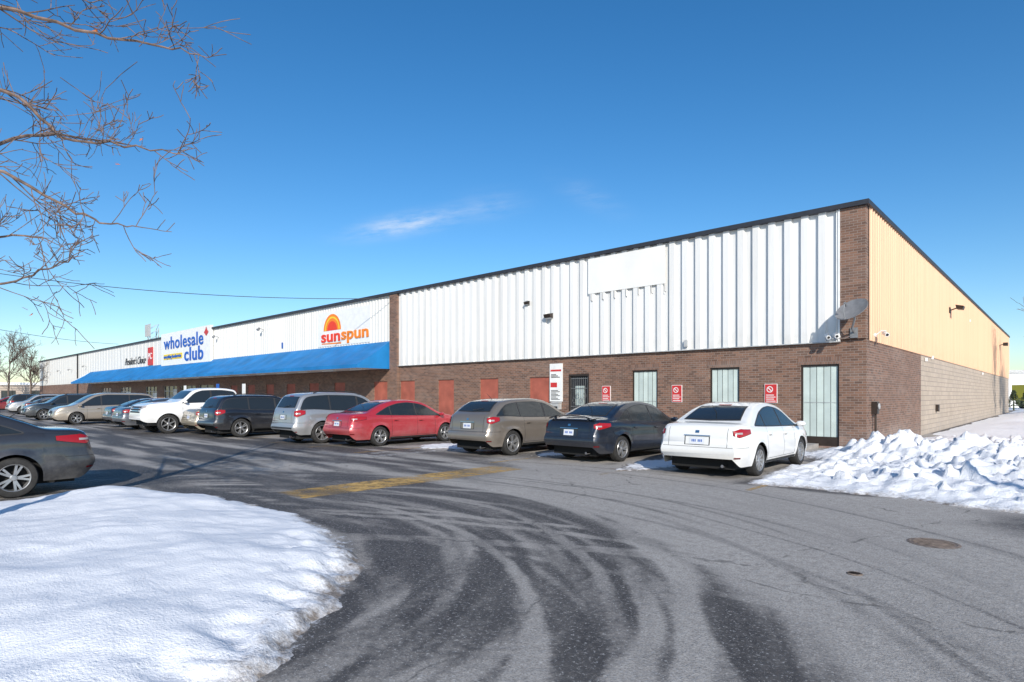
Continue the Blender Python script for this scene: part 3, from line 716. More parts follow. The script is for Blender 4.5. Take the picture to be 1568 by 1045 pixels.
def car_paint(name,col,metal,dirt):
    m=NT(name); o=m.obj(); s=m.sep(o)
    nz=m.noise(o,3,4,.7); nf=m.noise(o,22,2,.7)
    low=m.ramp(s[2],.25,.95,1.0,.10)
    d=m.math('MULTIPLY',low,m.math('ADD',m.ramp(nz,.3,.7,.3,1.0),m.math('MULTIPLY',m.math('SUBTRACT',nf,.5),.7)),True)
    d=m.math('MULTIPLY',d,dirt,True)
    m.set(Base_Color=m.mix(d,col,(.34,.32,.30)),Metallic=m.math('MULTIPLY',m.math('SUBTRACT',1.0,d),metal),Roughness=m.ramp(d,0,.6,.28,.7))
    m.val(m.b.inputs['Coat Weight'],m.ramp(d,0,.5,1.0,.1)); m.b.inputs['Coat Roughness'].default_value=.06
    return m.mat
def glassy(name,col,rough=.06):
    m=NT(name); m.set(Base_Color=col,Roughness=rough); m.b.inputs['Specular IOR Level'].default_value=.7
    o=m.obj(); m.val(m.b.inputs['Roughness'],m.ramp(m.noise(o,4,4,.7),.35,.75,rough,rough+.15)); return m.mat
M['cglass']=glassy('car_glass',(.018,.022,.024))
M['taill']=glassy('tail_light_red',(.33,.010,.012),.12)
M['taild']=glassy('tail_light_dark',(.13,.006,.008),.12)
M['clearl']=glassy('clear_lens',(.36,.33,.32),.12)
M['tyre']=simple('tyre_rubber',(.028,.027,.026),.85,0,.3,10)
M['rim']=simple('alloy_rim',(.42,.42,.42),.35,.7,.15,8)
M['seam']=simple('panel_gap',(.02,.02,.02),.8)
M['trimb']=simple('black_plastic',(.03,.03,.032),.6,0,.2,8)
M['chrome']=simple('chrome',(.65,.65,.65),.15,1.0,.05)
M['platew']=simple('licence_plate',(.66,.68,.71),.4,0,.05)
M['under']=simple('underbody',(.01,.01,.01),.9)

_w={}
def wheel_mesh(R_,style):
    k=(R_,style)
    if k in _w: return _w[k]
    mb=MB(); n=36
    def lathe(prof,mi):
        vs=[];fs=[]
        for (r,y) in prof:
            for j in range(n):
                t=2*math.pi*j/n; vs.append((r*math.cos(t),y,r*math.sin(t)))
        for i in range(len(prof)-1):
            for j in range(n):
                q=(j+1)%n; fs.append((i*n+j,i*n+q,(i+1)*n+q,(i+1)*n+j))
        mb.add(vs,fs,mi)
    lathe([(.64*R_,-.10),(.9*R_,-.105),(.985*R_,-.08),(R_,-.04),(R_,.04),(.985*R_,.08),(.93*R_,.102),(.8*R_,.108),(.69*R_,.100),(.665*R_,.09)],0)
    lathe([(.69*R_,.099),(.67*R_,.106),(.64*R_,.098),(.615*R_,.06),(.60*R_,-.06)],1)
    lathe([(.60*R_,-.02),(.001,-.02)],2)
    lathe([(.16*R_,.03),(.16*R_,.078),(.12*R_,.088),(.001,.09)],1)
    ns=style
    for i in range(ns):
        t=2*math.pi*i/ns+.3
        for dt in ((-.11,.11) if ns==5 else (0,)):
            w0,w1=(.055*R_,.05*R_) if ns==5 else (.065*R_,.05*R_)
            ca,sa=math.cos(t+dt*.6),math.sin(t+dt*.6); cb,sb=math.cos(t+dt*1.6),math.sin(t+dt*1.6)
            p=Vector((ca*.1*R_,0,sa*.1*R_)); q=Vector((cb*.635*R_,0,sb*.635*R_)); u=(q-p).normalized(); s=Vector((-u.z,0,u.x))
            vs=[p+s*w0+Vector((0,.078,0)),p-s*w0+Vector((0,.078,0)),q-s*w1+Vector((0,.09,0)),q+s*w1+Vector((0,.09,0)),
                p+s*w0+Vector((0,.04,0)),p-s*w0+Vector((0,.04,0)),q-s*w1+Vector((0,.045,0)),q+s*w1+Vector((0,.045,0))]
            mb.add(vs,[(0,1,2,3),(0,3,7,4),(1,5,6,2),(3,2,6,7)],1)
    o=mb.obj('wheel_src',[M['tyre'],M['rim'],M['under']],smooth=True,sharp=35); me=o.data; bpy.data.objects.remove(o); _w[k]=me
    return me

def build_car(name,typ,xc,axle_y,face,col,metal=.4,dirt=.45,rot=0,sl=1.0,sz=1.0,spokes=5,darktrim=False,rails=False,spoiler=False,lamp='taill'):
    T=TYPES[typ]; L=T['L']*sl; W=T['W']; wb=T['wb']*sl; ro=T['ro']*sl; wr=T['wr']; sill=T['sill']
    top=pchip([(a*sl,b*sz) for a,b in T['top']]); belt=pchip([(a*sl,b*sz) for a,b in T['belt']])
    crown=T['crown']; tum=T['tum']
    a0=math.radians(90*face+rot)
    root=empty(name,(xc,axle_y-ro*face,0),a0)
    kk='paint_%s'%('_'.join('%.3f'%c for c in col)); 
    if kk not in M: M[kk]=car_paint(kk,col,metal,dirt)
    P=M[kk]
    r=wr+.05
    st=set([0,.012,.03,.06,.1,.15,.2,.27,.34]+[L,L-.012,L-.03,L-.06,L-.1,L-.16,L-.22,L-.3])
    x=.4*1.0
    while x<L-.35: st.add(round(x,3)); x+=.075
    for xa in (ro,ro+wb):
        for t in range(0,181,10): st.add(round(xa+r*math.cos(math.radians(t)),4))
        st.add(round(xa+r+.004,4)); st.add(round(xa-r-.004,4))
    st=sorted(s for s in st if 0<=s<=L)
    zsill=lambda x: sill+.16*max(0,1-x/.22)**2+.02+.12*max(0,1-(L-x)/.3)**2
    def hw(x):
        e=max(0,(.65-x)/.65); f=max(0,(x-(L-1.0))/1.0)
        w=W/2*(1-.11*e**2.2-.17*f**2.4)
        if x<.12: w-=.045*(1-x/.12)**2
        if x>L-.12: w-=.05*(1-(L-x)/.12)**2
        return w
    gz=pchip([(0,.935),(.12,.965),(.35,1.0),(.60,.998),(.66,.985),(.85,.978),(1.0,.935)])
    nb=12; nu=6; rows=[]
    for x in st:
        zt=top(x); zb=min(belt(x),zt-.045); z0=zsill(x)
        zarch=z0
        for xa in (ro,ro+wb):
            dx=abs(x-xa)
            if dx<=r+1e-6: zarch=max(zarch,wr+math.sqrt(max(0,r*r-dx*dx)))
        h=hw(x); pr=[]
        for i in range(nb+1):
            t=i/nb; z=zarch+(zb-zarch)*t; g=gz(min(1,max(0,(z-z0)/(zb-z0))))
            fl=0
            for xa in (ro,ro+wb):
                dd=math.hypot(x-xa,z-wr)
                if dd<r+.09: fl=max(fl,.018*(1-max(0,(dd-r))/.09))
            if x<.35: fl+=.018*math.exp(-((z-.5)/.12)**2)
            pr.append((h*g+fl,z))
        y1=h*.935; zr=max(zb+.006,zt-crown)
        for i in range(1,nu+1):
            t=i/nu; z=zb+(zr-zb)*t; pr.append((y1-tum*(z-zb)*(.85+.25*t)-.012*math.sin(min(1,t*6)*math.pi/2),z))
        yr,zr=pr[-1]; c=zt-zr
        for f,g in ((.965,.38),(.90,.62),(.75,.82),(.5,.94),(.25,.99),(0,1.0)): pr.append((yr*f,zr+c*g))
        bx=lambda z: x-(.05*math.exp(-((z-.52)/.13)**2)*(1-min(1,x/.3)))
        rows.append([(bx(z),y,z) for y,z in pr]+[(bx(z),-y,z) for y,z in pr[-2::-1]])
    n=len(rows[0]); vs=[v for rr in rows for v in rr]; fs=[]
    for i in range(len(rows)-1):
        for j in range(n-1):
            fs.append((i*n+j,(i+1)*n+j,(i+1)*n+j+1,i*n+j+1))
    for base,flip in ((0,False),((len(rows)-1)*n,True)):
        for j in range(n//2):
            q=(base+j,base+j+1,base+n-2-j,base+n-1-j)
            if len(set(q))<4: q=(base+j,base+j+1,base+n-1-j)
            fs.append(q if not flip else q[::-1])
    body=mesh_obj('body',vs,fs,[P],root,None,True,38)
    bvh=BVHTree.FromPolygons([Vector(v) for v in vs],fs)
    detail={}
    def getmb(m):
        if m not in detail: detail[m]=MB()
        return detail[m]
    def cast(kind,u,v,sg):
        if kind=='side': o=Vector((u,3*sg,v)); d=Vector((0,-sg,0))
        elif kind=='rear': o=Vector((-3,u,v)); d=Vector((1,0,0))
        elif kind=='front': o=Vector((L+3,u,v)); d=Vector((-1,0,0))
        elif kind=='wr':
            a=math.radians(u); ax=Vector((.85,0,v)); q=Vector((-math.cos(a),sg*math.sin(a),0)); o=ax+q*4; d=-q
        elif kind=='wf':
            a=math.radians(u); ax=Vector((L-.9,0,v)); q=Vector((math.cos(a),sg*math.sin(a),0)); o=ax+q*4; d=-q
        h=bvh.ray_cast(o,d)
        if h[0] is None: return None
        nn=h[1]
        if nn.dot(d)>0: nn=-nn
        return h[0],nn
    def rs(pl,n):
        pl=[Vector((*p,0)) for p in pl]; ds=[0]
        for i in range(1,len(pl)): ds.append(ds[-1]+(pl[i]-pl[i-1]).length)
        out=[]
        for i in range(n+1):
            t=ds[-1]*i/n; k=0
            while k<len(ds)-2 and ds[k+1]<t: k+=1
            s=(t-ds[k])/max(1e-9,ds[k+1]-ds[k]); q=pl[k].lerp(pl[k+1],s); out.append((q.x,q.y))
        return out
    def patch(kind,lo,hi,m,off=.004,nx=12,nz=4,sg=1,raw=False):
        lo=lo if raw else rs(lo,nx); hi=hi if raw else rs(hi,nx); nx=len(lo)-1
        vs=[]
        for j in range(nz+1):
            t=j/nz
            for i in range(nx+1):
                u=lo[i][0]*(1-t)+hi[i][0]*t; v=lo[i][1]*(1-t)+hi[i][1]*t
                c=cast(kind,u,v,sg)
                vs.append(None if c is None else c[0]+c[1]*off)
        mbb=getmb(m); fs=[]
        good=[]; idx={}
        for k,v in enumerate(vs):
            if v is not None: idx[k]=len(good); good.append(v)
        for j in range(nz):
            for i in range(nx):
                q=(j*(nx+1)+i,j*(nx+1)+i+1,(j+1)*(nx+1)+i+1,(j+1)*(nx+1)+i)
                if all(k in idx for k in q):
                    p=[good[idx[k]] for k in q]
                    if max((p[a]-p[b]).length for a,b in ((0,1),(1,2),(2,3),(3,0)))<.45: fs.append(tuple(idx[k] for k in q))
        mbb.add(good,fs)
    rect=lambda u0,u1,v0,v1:([(u0,v0),(u1,v0)],[(u0,v1),(u1,v1)])
    def rail(x):
        zt=top(x); zb=min(belt(x),zt-.045); return max(zb+.006,zt-crown)
    cps=T['cpsh']
    def up(x): return min(rail(x),rail(max(0,x-cps)),rail(min(L,x+.07)))-.035
    xs=[x for x in np.arange(.1,L-.3,.03) if up(x)-(belt(x)+.015)>.02 and rail(x)>belt(x)+.05]
    if typ=='pickup': xs=[x for x in xs if x>2.05]
    x0,x1=xs[0],xs[-1]
    def seg(a,b,ins,off,m,sg):
        pts=np.linspace(a,b,max(4,int((b-a)/.035)))
        lo=[(x,belt(x)+.012+ins) for x in pts]; hi=[(x,max(up(x)-ins,belt(x)+.012+ins+.002)) for x in pts]
        patch('side',lo,hi,m,off,nz=5,sg=sg,raw=True)
    LM=M[lamp]
    for sg in (1,-1):
        seg(x0,x1,0,.003,M['trimb'],sg)
        bps=[b*sl for b in T['bp']]; cuts=[x0+.03]
        cpx=T['cp']*sl
        if x0+.25<cpx<x1: cuts+= [cpx-.025,cpx+.025]
        for b in bps: cuts+=[b-.035,b+.035]
        cuts.append(x1-.05)
        for i in range(0,len(cuts)-1,2):
            if cuts[i+1]-cuts[i]>.08: seg(cuts[i],cuts[i+1],.018,.006,M['cglass'],sg)
        zl=lambda x:zsill(x)+.09
        door=[ro+r*.9+.12 if typ!='pickup' else 2.1, T['bp'][0]*sl, ro+wb-r-.10]
        for dx in door:
            patch('side',[(dx-.005,zl(dx)),(dx+.005,zl(dx))],[(dx-.005,belt(dx)),(dx+.005,belt(dx))],M['seam'],.002,1,8,sg)
        patch('side',[(door[0],zl(1)-.005),(door[2],zl(1)-.005)],[(door[0],zl(1)+.003),(door[2],zl(1)+.003)],M['seam'],.002,24,1,sg)
        patch('side',[(ro+r+.02,sill+.025),(ro+wb-r-.02,sill+.025)],[(ro+r+.02,sill+.075),(ro+wb-r-.02,sill+.075)],M['trimb'] if darktrim else M['seam'],.004,20,2,sg)
        if darktrim: patch('side',[(ro+r+.02,.48),(ro+wb-r-.02,.50)],[(ro+r+.02,.56),(ro+wb-r-.02,.58)],M['trimb'],.012,20,2,sg)
        for hx in (door[0]+.16,door[1]+.14):
            zz=belt(hx)-.13; c=cast('side',hx,zz,sg)
            if c:
                p,nn=c; mm=getmb(P); yy=p.y
                mm.box(hx-.09,hx+.09,min(yy+sg*.004,yy+sg*.035),max(yy+sg*.004,yy+sg*.035),zz-.014,zz+.014)
                patch('side',*rect(hx-.06,hx+.06,zz-.035,zz-.015),M['seam'],.003,3,1,sg)
        t0,t1,z0,z1=T['tail']; z0*=sz; z1*=sz; dz=z1-z0
        patch('wr',[(t0-.6,z0+.035),(t0+5,z0-.006),(t1+.6,z0+.4*dz)],[(t0-.6,z1-.03),(t0+8,z1+.006),(t1+.6,z1-.01)],M['seam'],.006,14,5,sg)
        patch('wr',[(t0,z0+.04),(t0+5,z0),(t1,z0+.45*dz)],[(t0,z1-.035),(t0+8,z1),(t1,z1-.015)],LM,.010,14,5,sg)
        patch('wr',[(t0+2,z0+.40*dz),(t0+10,z0+.38*dz)],[(t0+2,z0+.58*dz),(t0+10,z0+.60*dz)],M['clearl'],.014,6,2,sg)
        patch('wr',*rect(40,47,.40,.43),M['taild'],.006,4,1,sg)
        hz=top(L-.25)-.03; patch('wf',[(22,hz-.20),(50,hz-.13)],[(24,hz-.07),(52,hz-.02)],M['clearl'],.008,10,4,sg)
        patch('wr',*rect(0,62,T['rz'][0]+.100,T['rz'][0]+.107),M['seam'],.002,24,1,sg)
        mx=x1-.12; mz=belt(mx)+.07; yy=hw(mx)*.935
        mm=getmb(P); vs2=[];fs2=[];A,Bn=8,10
        for i in range(A+1):
            ph=math.pi*i/A
            for j in range(Bn):
                t=2*math.pi*j/Bn
                cxn=math.cos(ph); sx_=math.sin(ph)**.7
                vs2.append((mx+.02+ .075*sx_*math.cos(t), sg*(yy+.12)+.10*cxn, mz+.062*sx_*math.sin(t)))
        for i in range(A):
            for j in range(Bn): fs2.append((i*Bn+j,i*Bn+(j+1)%Bn,(i+1)*Bn+(j+1)%Bn,(i+1)*Bn+j))
        mm.add(vs2,fs2); getmb(M['trimb']).box(mx-.03,mx+.05,min(sg*(yy-.02),sg*(yy+.05)),max(sg*(yy-.02),sg*(yy+.05)),mz-.06,mz-.02)
        if rails or typ=='suv':
            pts=[Vector((x,sg*(hw(x)*.935-tum*(rail(x)-belt(x))-.06),top(x)+.028)) for x in np.linspace(.75*sl,2.5*sl,9)]
            pts[0].z-=.04; pts[-1].z-=.05
            getmb(M['trimb']).tube(pts,[.016]*9,6)
    zlo,zhi,wl,wh=T['back']; zlo*=sz; zhi*=sz
    patch('rear',[(-wl,zlo),(0,zlo-.012),(wl,zlo)],[(-wh,zhi),(0,zhi+.012),(wh,zhi)],M['trimb'],.004,20,8)
    patch('rear',[(-wl+.03,zlo+.02),(0,zlo+.01),(wl-.03,zlo+.02)],[(-wh+.03,zhi-.015),(0,zhi-.003),(wh-.03,zhi-.015)],M['cglass'],.008,20,8)
    zlo,zhi,wl,wh=T['wind']; zlo*=sz; zhi*=sz
    patch('front',[(-wl,zlo),(0,zlo-.02),(wl,zlo)],[(-wh,zhi),(0,zhi+.012),(wh,zhi)],M['cglass'],.005,20,8)
    rz0,rz1=T['rz']; pz=T['plate']*sz; hh=W/2
    patch('rear',*rect(-.26,.26,pz-.085,pz+.085),M['seam'],.002,8,2)
    patch('rear',*rect(-.24,.24,pz-.075,pz+.078),P,.004,8,2)
    patch('rear',*rect(-.15,.15,pz-.07,pz+.07),M['platew'],.012,3,2)
    for i in range(7):
        if i==3: continue
        uu=-.105+i*.032; patch('rear',*rect(uu,uu+.02,pz-.025,pz+.025),M['blue'],.015,1,1)
    if typ in ('sedan','hatch'): patch('rear',*rect(-.27,.27,pz+.092,pz+.108),M['chrome'],.012,8,1)
    patch('rear',*rect(-.04,.04,pz+.15,pz+.20),M['chrome'],.010,3,2)
    patch('rear',*(rect(-.55,.55,.27,.345) if typ!='pickup' else rect(-.8,.8,.5,.75)),M['trimb'] if typ!='pickup' else M['chrome'],.006,16,2)
    if darktrim: patch('rear',*rect(-.72,.72,.40,.56),M['trimb'],.006,16,3)
    patch('rear',*rect(-.66,.66,rz0+.100,rz0+.107),M['seam'],.002,16,1)
    for uu in (-.60,.60): patch('rear',*rect(uu-.004,uu+.004,rz0+.10,pz+.25),M['seam'],.002,1,8)
    patch('rear',*rect(-.14,.14,T['back'][1]*sz+.012,T['back'][1]*sz+.030),M['taill'],.01,4,1)
    if spoiler:
        pts=[(.06,-.66,1.055),(.05,-.45,1.115),(.05,0,1.135),(.05,.45,1.115),(.06,.66,1.055)]
        vs=[];
        for (a,b,c) in pts: vs+= [(a-.03,b,c),(a+.14,b,c+.006),(a+.13,b,c-.022),(a-.02,b,c-.022)]
        fs=[]
        for i in range(4):
            for k in range(4): fs.append((i*4+k,i*4+(k+1)%4,i*4+4+(k+1)%4,i*4+4+k))
        getmb(P).add(vs,fs)
        for b in (-.5,.5): getmb(P).box(.07,.13,b-.02,b+.02,1.0,1.10)
    if typ in('hatch','suv','van'):
        c1=cast('rear',0,T['back'][0]*sz+.02,1); c2=cast('rear',-.34,T['back'][0]*sz+.07,1)
        if c1 and c2: getmb(M['trimb']).tube([c1[0]+c1[1]*.03,c2[0]+c2[1]*.03],[.012,.006],5)
    fz=top(L-.2)
    patch('front',*rect(-.42,.42,fz-.28,fz-.12),M['trimb'] if typ!='pickup' else M['chrome'],.008,10,3)
    if typ=='pickup':
        for i in range(3): patch('front',*rect(-.62,.62,fz-.33+i*.1,fz-.27+i*.1),M['trimb'],.014,10,1)
    patch('front',*rect(-.5,.5,.36,.46),M['trimb'],.008,10,2)
    patch('front',*rect(-.15,.15,.50,.61),M['platew'],.02,3,2)
    getmb(M['trimb']).cyl((.95*sl,.0,top(.95*sl)-.02),(.72*sl,.0,top(.95*sl)+.16),.008,.004,5)
    getmb(M['chrome']).cyl((.0,-.5,.25),(.3,-.5,.25),.03,n=10)
    for i,(m,mbb) in enumerate(detail.items()): mbb.obj('detail_%d'%(i+1),[m],root,True,30)
    mb=MB(); mb.box(.22,L-.28,-(W/2-.23),W/2-.23,.17 if typ!='pickup' else .35,.62); mb.box(.3,L-.35,-(W/2-.10),W/2-.10,min(.72,belt(1)*.8),min(.78,belt(1)*.85))
    mb.obj('underbody',[M['under']],root)
    me=wheel_mesh(wr,spokes)
    for i,(xa,sg) in enumerate(((ro,1),(ro,-1),(ro+wb,1),(ro+wb,-1))):
        w=link(bpy.data.objects.new('wheel_%d'%(i+1),me),root); w.location=(xa,sg*(W/2-.115),wr)
        w.rotation_euler=(0,R.random()*6,0 if sg==1 else math.pi)
    return root

build_car('white_sedan','sedan',-1.0,-7.85,1,(.76,.755,.73),0,.28,rot=1.0,spokes=10,sl=.99)
build_car('black_sedan','sedan',-4.45,-7.45,1,(.012,.016,.026),.3,.10,rot=-1.0,spoiler=True)
build_car('tan_hatchback','hatch',-7.4,-8.15,1,(.23,.195,.16),.5,.3,rot=0)
build_car('red_sedan','sedan',-12.45,-8.85,1,(.45,.022,.035),.25,.35,rot=.5,sl=1.03)
build_car('silver_suv','suv',-14.85,-9.5,1,(.36,.37,.38),.5,.35,rot=-.5,darktrim=True)
build_car('black_suv','suv',-19.8,-10.1,1,(.014,.016,.022),.3,.15,sz=.95,rot=1)
build_car('beige_sedan','sedan',-22.1,-9.9,1,(.34,.29,.21),.4,.3)
build_car('white_pickup_truck','pickup',-24.5,-7.5,-1,(.78,.78,.77),0,.35,spokes=6)
build_car('grey_sedan','sedan',-28.2,-10.9,1,(.07,.085,.11),.5,.4)
build_car('dark_sedan','sedan',-31.2,-10.6,1,(.03,.035,.045),.4,.4)
build_car('beige_minivan','van',-36.8,-8.9,-1,(.36,.31,.25),.4,.35)
build_car('dark_suv','suv',-45.3,-9.3,-1,(.03,.04,.05),.4,.35)
cols=[(.03,.035,.04),(.4,.4,.4),(.05,.07,.12),(.2,.18,.16),(.45,.45,.45),(.02,.02,.02),(.3,.02,.02)]
names=['dark_sedan','silver_sedan','blue_hatchback','brown_sedan','silver_suv','black_suv','red_hatchback']
tt=['sedan','sedan','hatch','sedan','suv','suv','hatch']
k=0
for xx,f,ya in ((-41,1,-10.4),(-49.5,1,-10.3),(-53,-1,-8.0),(-57.5,1,-10.2),(-62,-1,-8),(-67,1,-10),(-74,-1,-8.5),(-50,-1,-20.5),(-57,-1,-20.5),(-44,-1,-21.5),(-65,-1,-20.5),(-82,1,-19.0)):
    q=k%7; build_car(names[q],tt[q],xx,ya,f,cols[q],.4,.35); k+=1
build_car('charcoal_sedan','sedan',-8.55,-18.35,-1,(.038,.040,.046),.5,.34,sl=1.06,spokes=5,rot=0)

# ------------------------------------------------------------------ TREES
def perp(d,rng):
    v=Vector((rng.uniform(-1,1),rng.uniform(-1,1),rng.uniform(-1,1))); v=v-d*v.dot(d); return v.normalized() if v.length>1e-4 else d.orthogonal().normalized()
def twig(mb,p,d,ln,r,dep,rng,up=.25,kids=(3,5),rmin=.0035,jit=.20,amin=.45,amax=.95,lf=(.42,.72)):
    n=6 if dep>0 else 4; pts=[p]; dd=d.copy()
    for i in range(n):
        dd=(dd+Vector((rng.uniform(-1,1),rng.uniform(-1,1),rng.uniform(-1,1)))*jit+Vector((0,0,up*.25))).normalized(); pts.append(pts[-1]+dd*ln/n)
    r1=max(rmin,r*.45); mb.tube(pts,[r+(r1-r)*i/n for i in range(n+1)],4 if r<.02 else 6)
    if dep<=0: return
    for k in range(rng.randint(*kids)):
        t=rng.uniform(.25,1.0); i=min(n-1,int(t*n)); q=pts[i].lerp(pts[i+1],t*n-i)
        base=(pts[i+1]-pts[i]).normalized(); a=rng.uniform(amin,amax)
        nd=(base*math.cos(a)+perp(base,rng)*math.sin(a)).normalized()
        twig(mb,q,nd,ln*rng.uniform(*lf),max(rmin,r*.6),dep-1,rng,up,kids,rmin,jit,amin,amax,lf)
def limb(mb,pts,r0,r1,rng,dep=2,dens=4.0,tl=.75,up=.25):
    P=[Vector(p) for p in pts]; out=[]
    for i in range(len(P)-1):
        a=P[max(0,i-1)];b=P[i];c=P[i+1];d=P[min(len(P)-1,i+2)]
        for k in range(5):
            t=k/5; out.append(.5*((2*b)+(c-a)*t+(2*a-5*b+4*c-d)*t*t+(3*b-a-3*c+d)*t**3))
    out.append(P[-1]); out=[p+Vector((rng.uniform(-1,1),rng.uniform(-1,1),rng.uniform(-1,1)))*.022 for p in out]
    n=len(out); mb.tube(out,[r0+(r1-r0)*(i/(n-1))**.8 for i in range(n)],6)
    tot=sum((out[i+1]-out[i]).length for i in range(n-1)); cnt=int(tot*dens)
    K=dict(kids=(2,4),rmin=.0036,jit=.19,amin=.5,amax=1.05,lf=(.42,.85))
    for k in range(cnt):
        t=(.12+.88*(k+rng.random())/cnt)*(n-1); i=min(n-2,int(t)); q=out[i].lerp(out[i+1],t-i); base=(out[i+1]-out[i]).normalized(); a=rng.uniform(.55,1.15)
        nd=(base*math.cos(a)+perp(base,rng)*math.sin(a)).normalized(); f=1-.6*(t/(n-1))
        rr=(r0+(r1-r0)*t/(n-1))*.38
        twig(mb,q,nd,tl*f*rng.uniform(.35,1.15),max(.0045,rr),dep,rng,up,**K)
    twig(mb,out[-1],(out[-1]-out[-2]).normalized(),tl*.28,max(.005,r1),1,rng,up,**K)
T_=empty('bare_tree'); rng=random.Random(33); mb=MB()
tb=(-6.15,5.6)
trunk=[vw(tb[0],tb[1],-.1),vw(tb[0]+.02,tb[1],1.2),vw(tb[0]-.05,tb[1]+.05,2.4),vw(tb[0]+.05,tb[1]+.1,3.8),vw(tb[0],tb[1]+.05,5.2),vw(tb[0]+.1,tb[1],6.6),vw(tb[0]+.05,tb[1],7.6)]
mb.tube(trunk,[.16,.13,.12,.10,.075,.045,.015],10)
limbs=[
 ([(tb[0],tb[1],4.2),(-5.7,5.8,5.0),(-5.1,6.0,5.45),(-4.3,6.2,5.33),(-3.6,6.2,5.20),(-3.2,6.2,5.10)],.034,.005),
 ([(tb[0],tb[1],4.8),(-5.8,5.9,5.75),(-4.9,6.1,5.85),(-4.4,6.3,5.7)],.030,.006),
 ([(tb[0],tb[1],3.6),(-5.6,5.8,4.5),(-5.05,6.0,4.65),(-4.5,6.0,4.20),(-3.9,6.05,4.12),(-3.3,6.0,4.0)],.032,.005),
 ([(tb[0],tb[1],2.9),(-5.7,5.7,3.7),(-5.1,5.9,3.82),(-4.55,6.0,3.53),(-4.1,6.0,3.33),(-3.7,6.0,3.28)],.030,.005),
 ([(tb[0],tb[1],2.2),(-5.7,6.0,2.65),(-5.15,6.1,2.75),(-4.7,6.1,2.88),(-4.35,6.0,3.0)],.022,.005),
 ([(tb[0],tb[1],3.3),(-5.6,6.5,4.3),(-5.3,7.2,4.7),(-5.0,7.8,4.85)],.028,.007),
 ([(tb[0],tb[1],2.5),(-5.7,6.2,3.1),(-5.3,6.4,3.3),(-4.9,6.4,3.25)],.024,.005),
 ([(tb[0],tb[1],3.9),(-7.0,5.0,4.9),(-7.8,4.4,5.6)],.05,.01),
 ([(tb[0],tb[1],3.0),(-7.2,6.2,3.9),(-8.2,6.9,4.6)],.05,.01),
 ([(tb[0],tb[1],4.5),(-6.2,4.7,5.5),(-6.0,3.9,6.3)],.045,.01),
 ([(tb[0],tb[1],5.2),(-6.5,6.4,6.2),(-6.6,7.2,7.0)],.045,.01),
]
for pts,r0,r1 in limbs: limb(mb,[vw(*p) for p in pts],r0,r1,rng,dep=2,dens=4.6,tl=.95,up=.15)
mb.obj('trunk_and_branches',[M['bark']],T_)
mb=MB()
for (X,Y,z) in ((-4.82,6.05,2.42),(-4.85,6.0,2.47),(-4.0,6.1,3.95),(-4.15,6.0,5.25),(-3.75,6.1,4.2)):
    c=vw(X,Y,z); s=.03
    vs=[c+Vector((rng.uniform(-1,1),rng.uniform(-1,1),rng.uniform(-1,1)))*s for _ in range(5)]
    mb.add(vs,[(0,1,2),(0,2,3),(0,3,4)])
mb.obj('clinging_leaves',[M['leaf']],T_)

def far_tree_mesh(seed,h=8.5,dep=4,r=.14):
    rng=random.Random(seed); mb=MB(); pts=[Vector((0,0,0))]
    for i in range(6): pts.append(pts[-1]+Vector((rng.uniform(-.15,.15),rng.uniform(-.15,.15),h*.13)))
    mb.tube(pts,[r*(1-.1*i) for i in range(7)],7)
    for k in range(11):
        t=rng.uniform(.35,1)*6; i=min(5,int(t)); q=pts[i].lerp(pts[i+1],t-i); a=rng.uniform(.25,.85); an=rng.uniform(0,6.28)
        d=Vector((math.cos(an)*math.sin(a),math.sin(an)*math.sin(a),math.cos(a)))
        twig(mb,q,d,h*rng.uniform(.26,.42),r*.42,dep-1,rng,.35,(3,5),.014)
    o=mb.obj('src',[M['bark_far']]); me=o.data; bpy.data.objects.remove(o); return me
FT=[far_tree_mesh(s) for s in (3,5)]
spots=[(-84,97,1.1),(-76,95,.95),(-92,110,1.2),(-100,115,1.3),(-110,120,1.3)]
for i,(X,Y,s) in enumerate(spots):
    o=link(bpy.data.objects.new('bare_tree',FT[i%2])); o.location=vw(X,Y,0); o.scale=(s,s,s); o.rotation_euler=(0,0,i*1.7)
for i,(x,y,s) in enumerate(((5.0,37,.85),(5.6,42,.9),(15,36,1.2),(95,150,1.4),(70,170,1.5))):
    o=link(bpy.data.objects.new('bare_tree',FT[i%2])); o.location=(x,y,0); o.scale=(s,s,s); o.rotation_euler=(0,0,i*2.1)

# ------------------------------------------------------------------ utility pole & cables
mb=MB(); pp=vw(-36,31,0)
mb.cyl(pp,pp+Vector((0,0,10)),.16,.11,10); mb.box(pp.x-1.1,pp.x+1.1,pp.y-.06,pp.y+.06,9.2,9.35)
for k in (-1,-.4,.4,1): mb.cyl((pp.x+k,pp.y,9.35),(pp.x+k,pp.y,9.55),.05,n=6)
mb.obj('utility_pole',[M['wood']])
def cable(a,b,sag,r=.014):
    mb=MB(); pts=[Vector(a).lerp(Vector(b),t)-Vector((0,0,sag*4*t*(1-t))) for t in np.linspace(0,1,26)]; mb.tube(pts,[r]*26,5); mb.obj('overhead_cable',[M['wire']])
cable(pp+Vector((0,0,9.6)),(-23.0,-.2,6.95),.9,.018)
cable(pp+Vector((0,0,7.0)),(-75,-.2,7.45),.5,.018)
S=empty('street_lamp'); S.location=(9.6,-12.6,0)
mb=MB(); mb.cyl((0,0,0),(0,0,.5),.16,.15,12); mb.cyl((0,0,.5),(0,0,7.5),.075,.05,10); mb.tube([(0,0,7.4),(-.3,.1,7.8),(-1.2,.5,7.95)],[.04,.035,.03],8)
mb.box(-1.7,-1.15,.40,.62,7.86,7.98); mb.obj('column',[M['galv']],S)

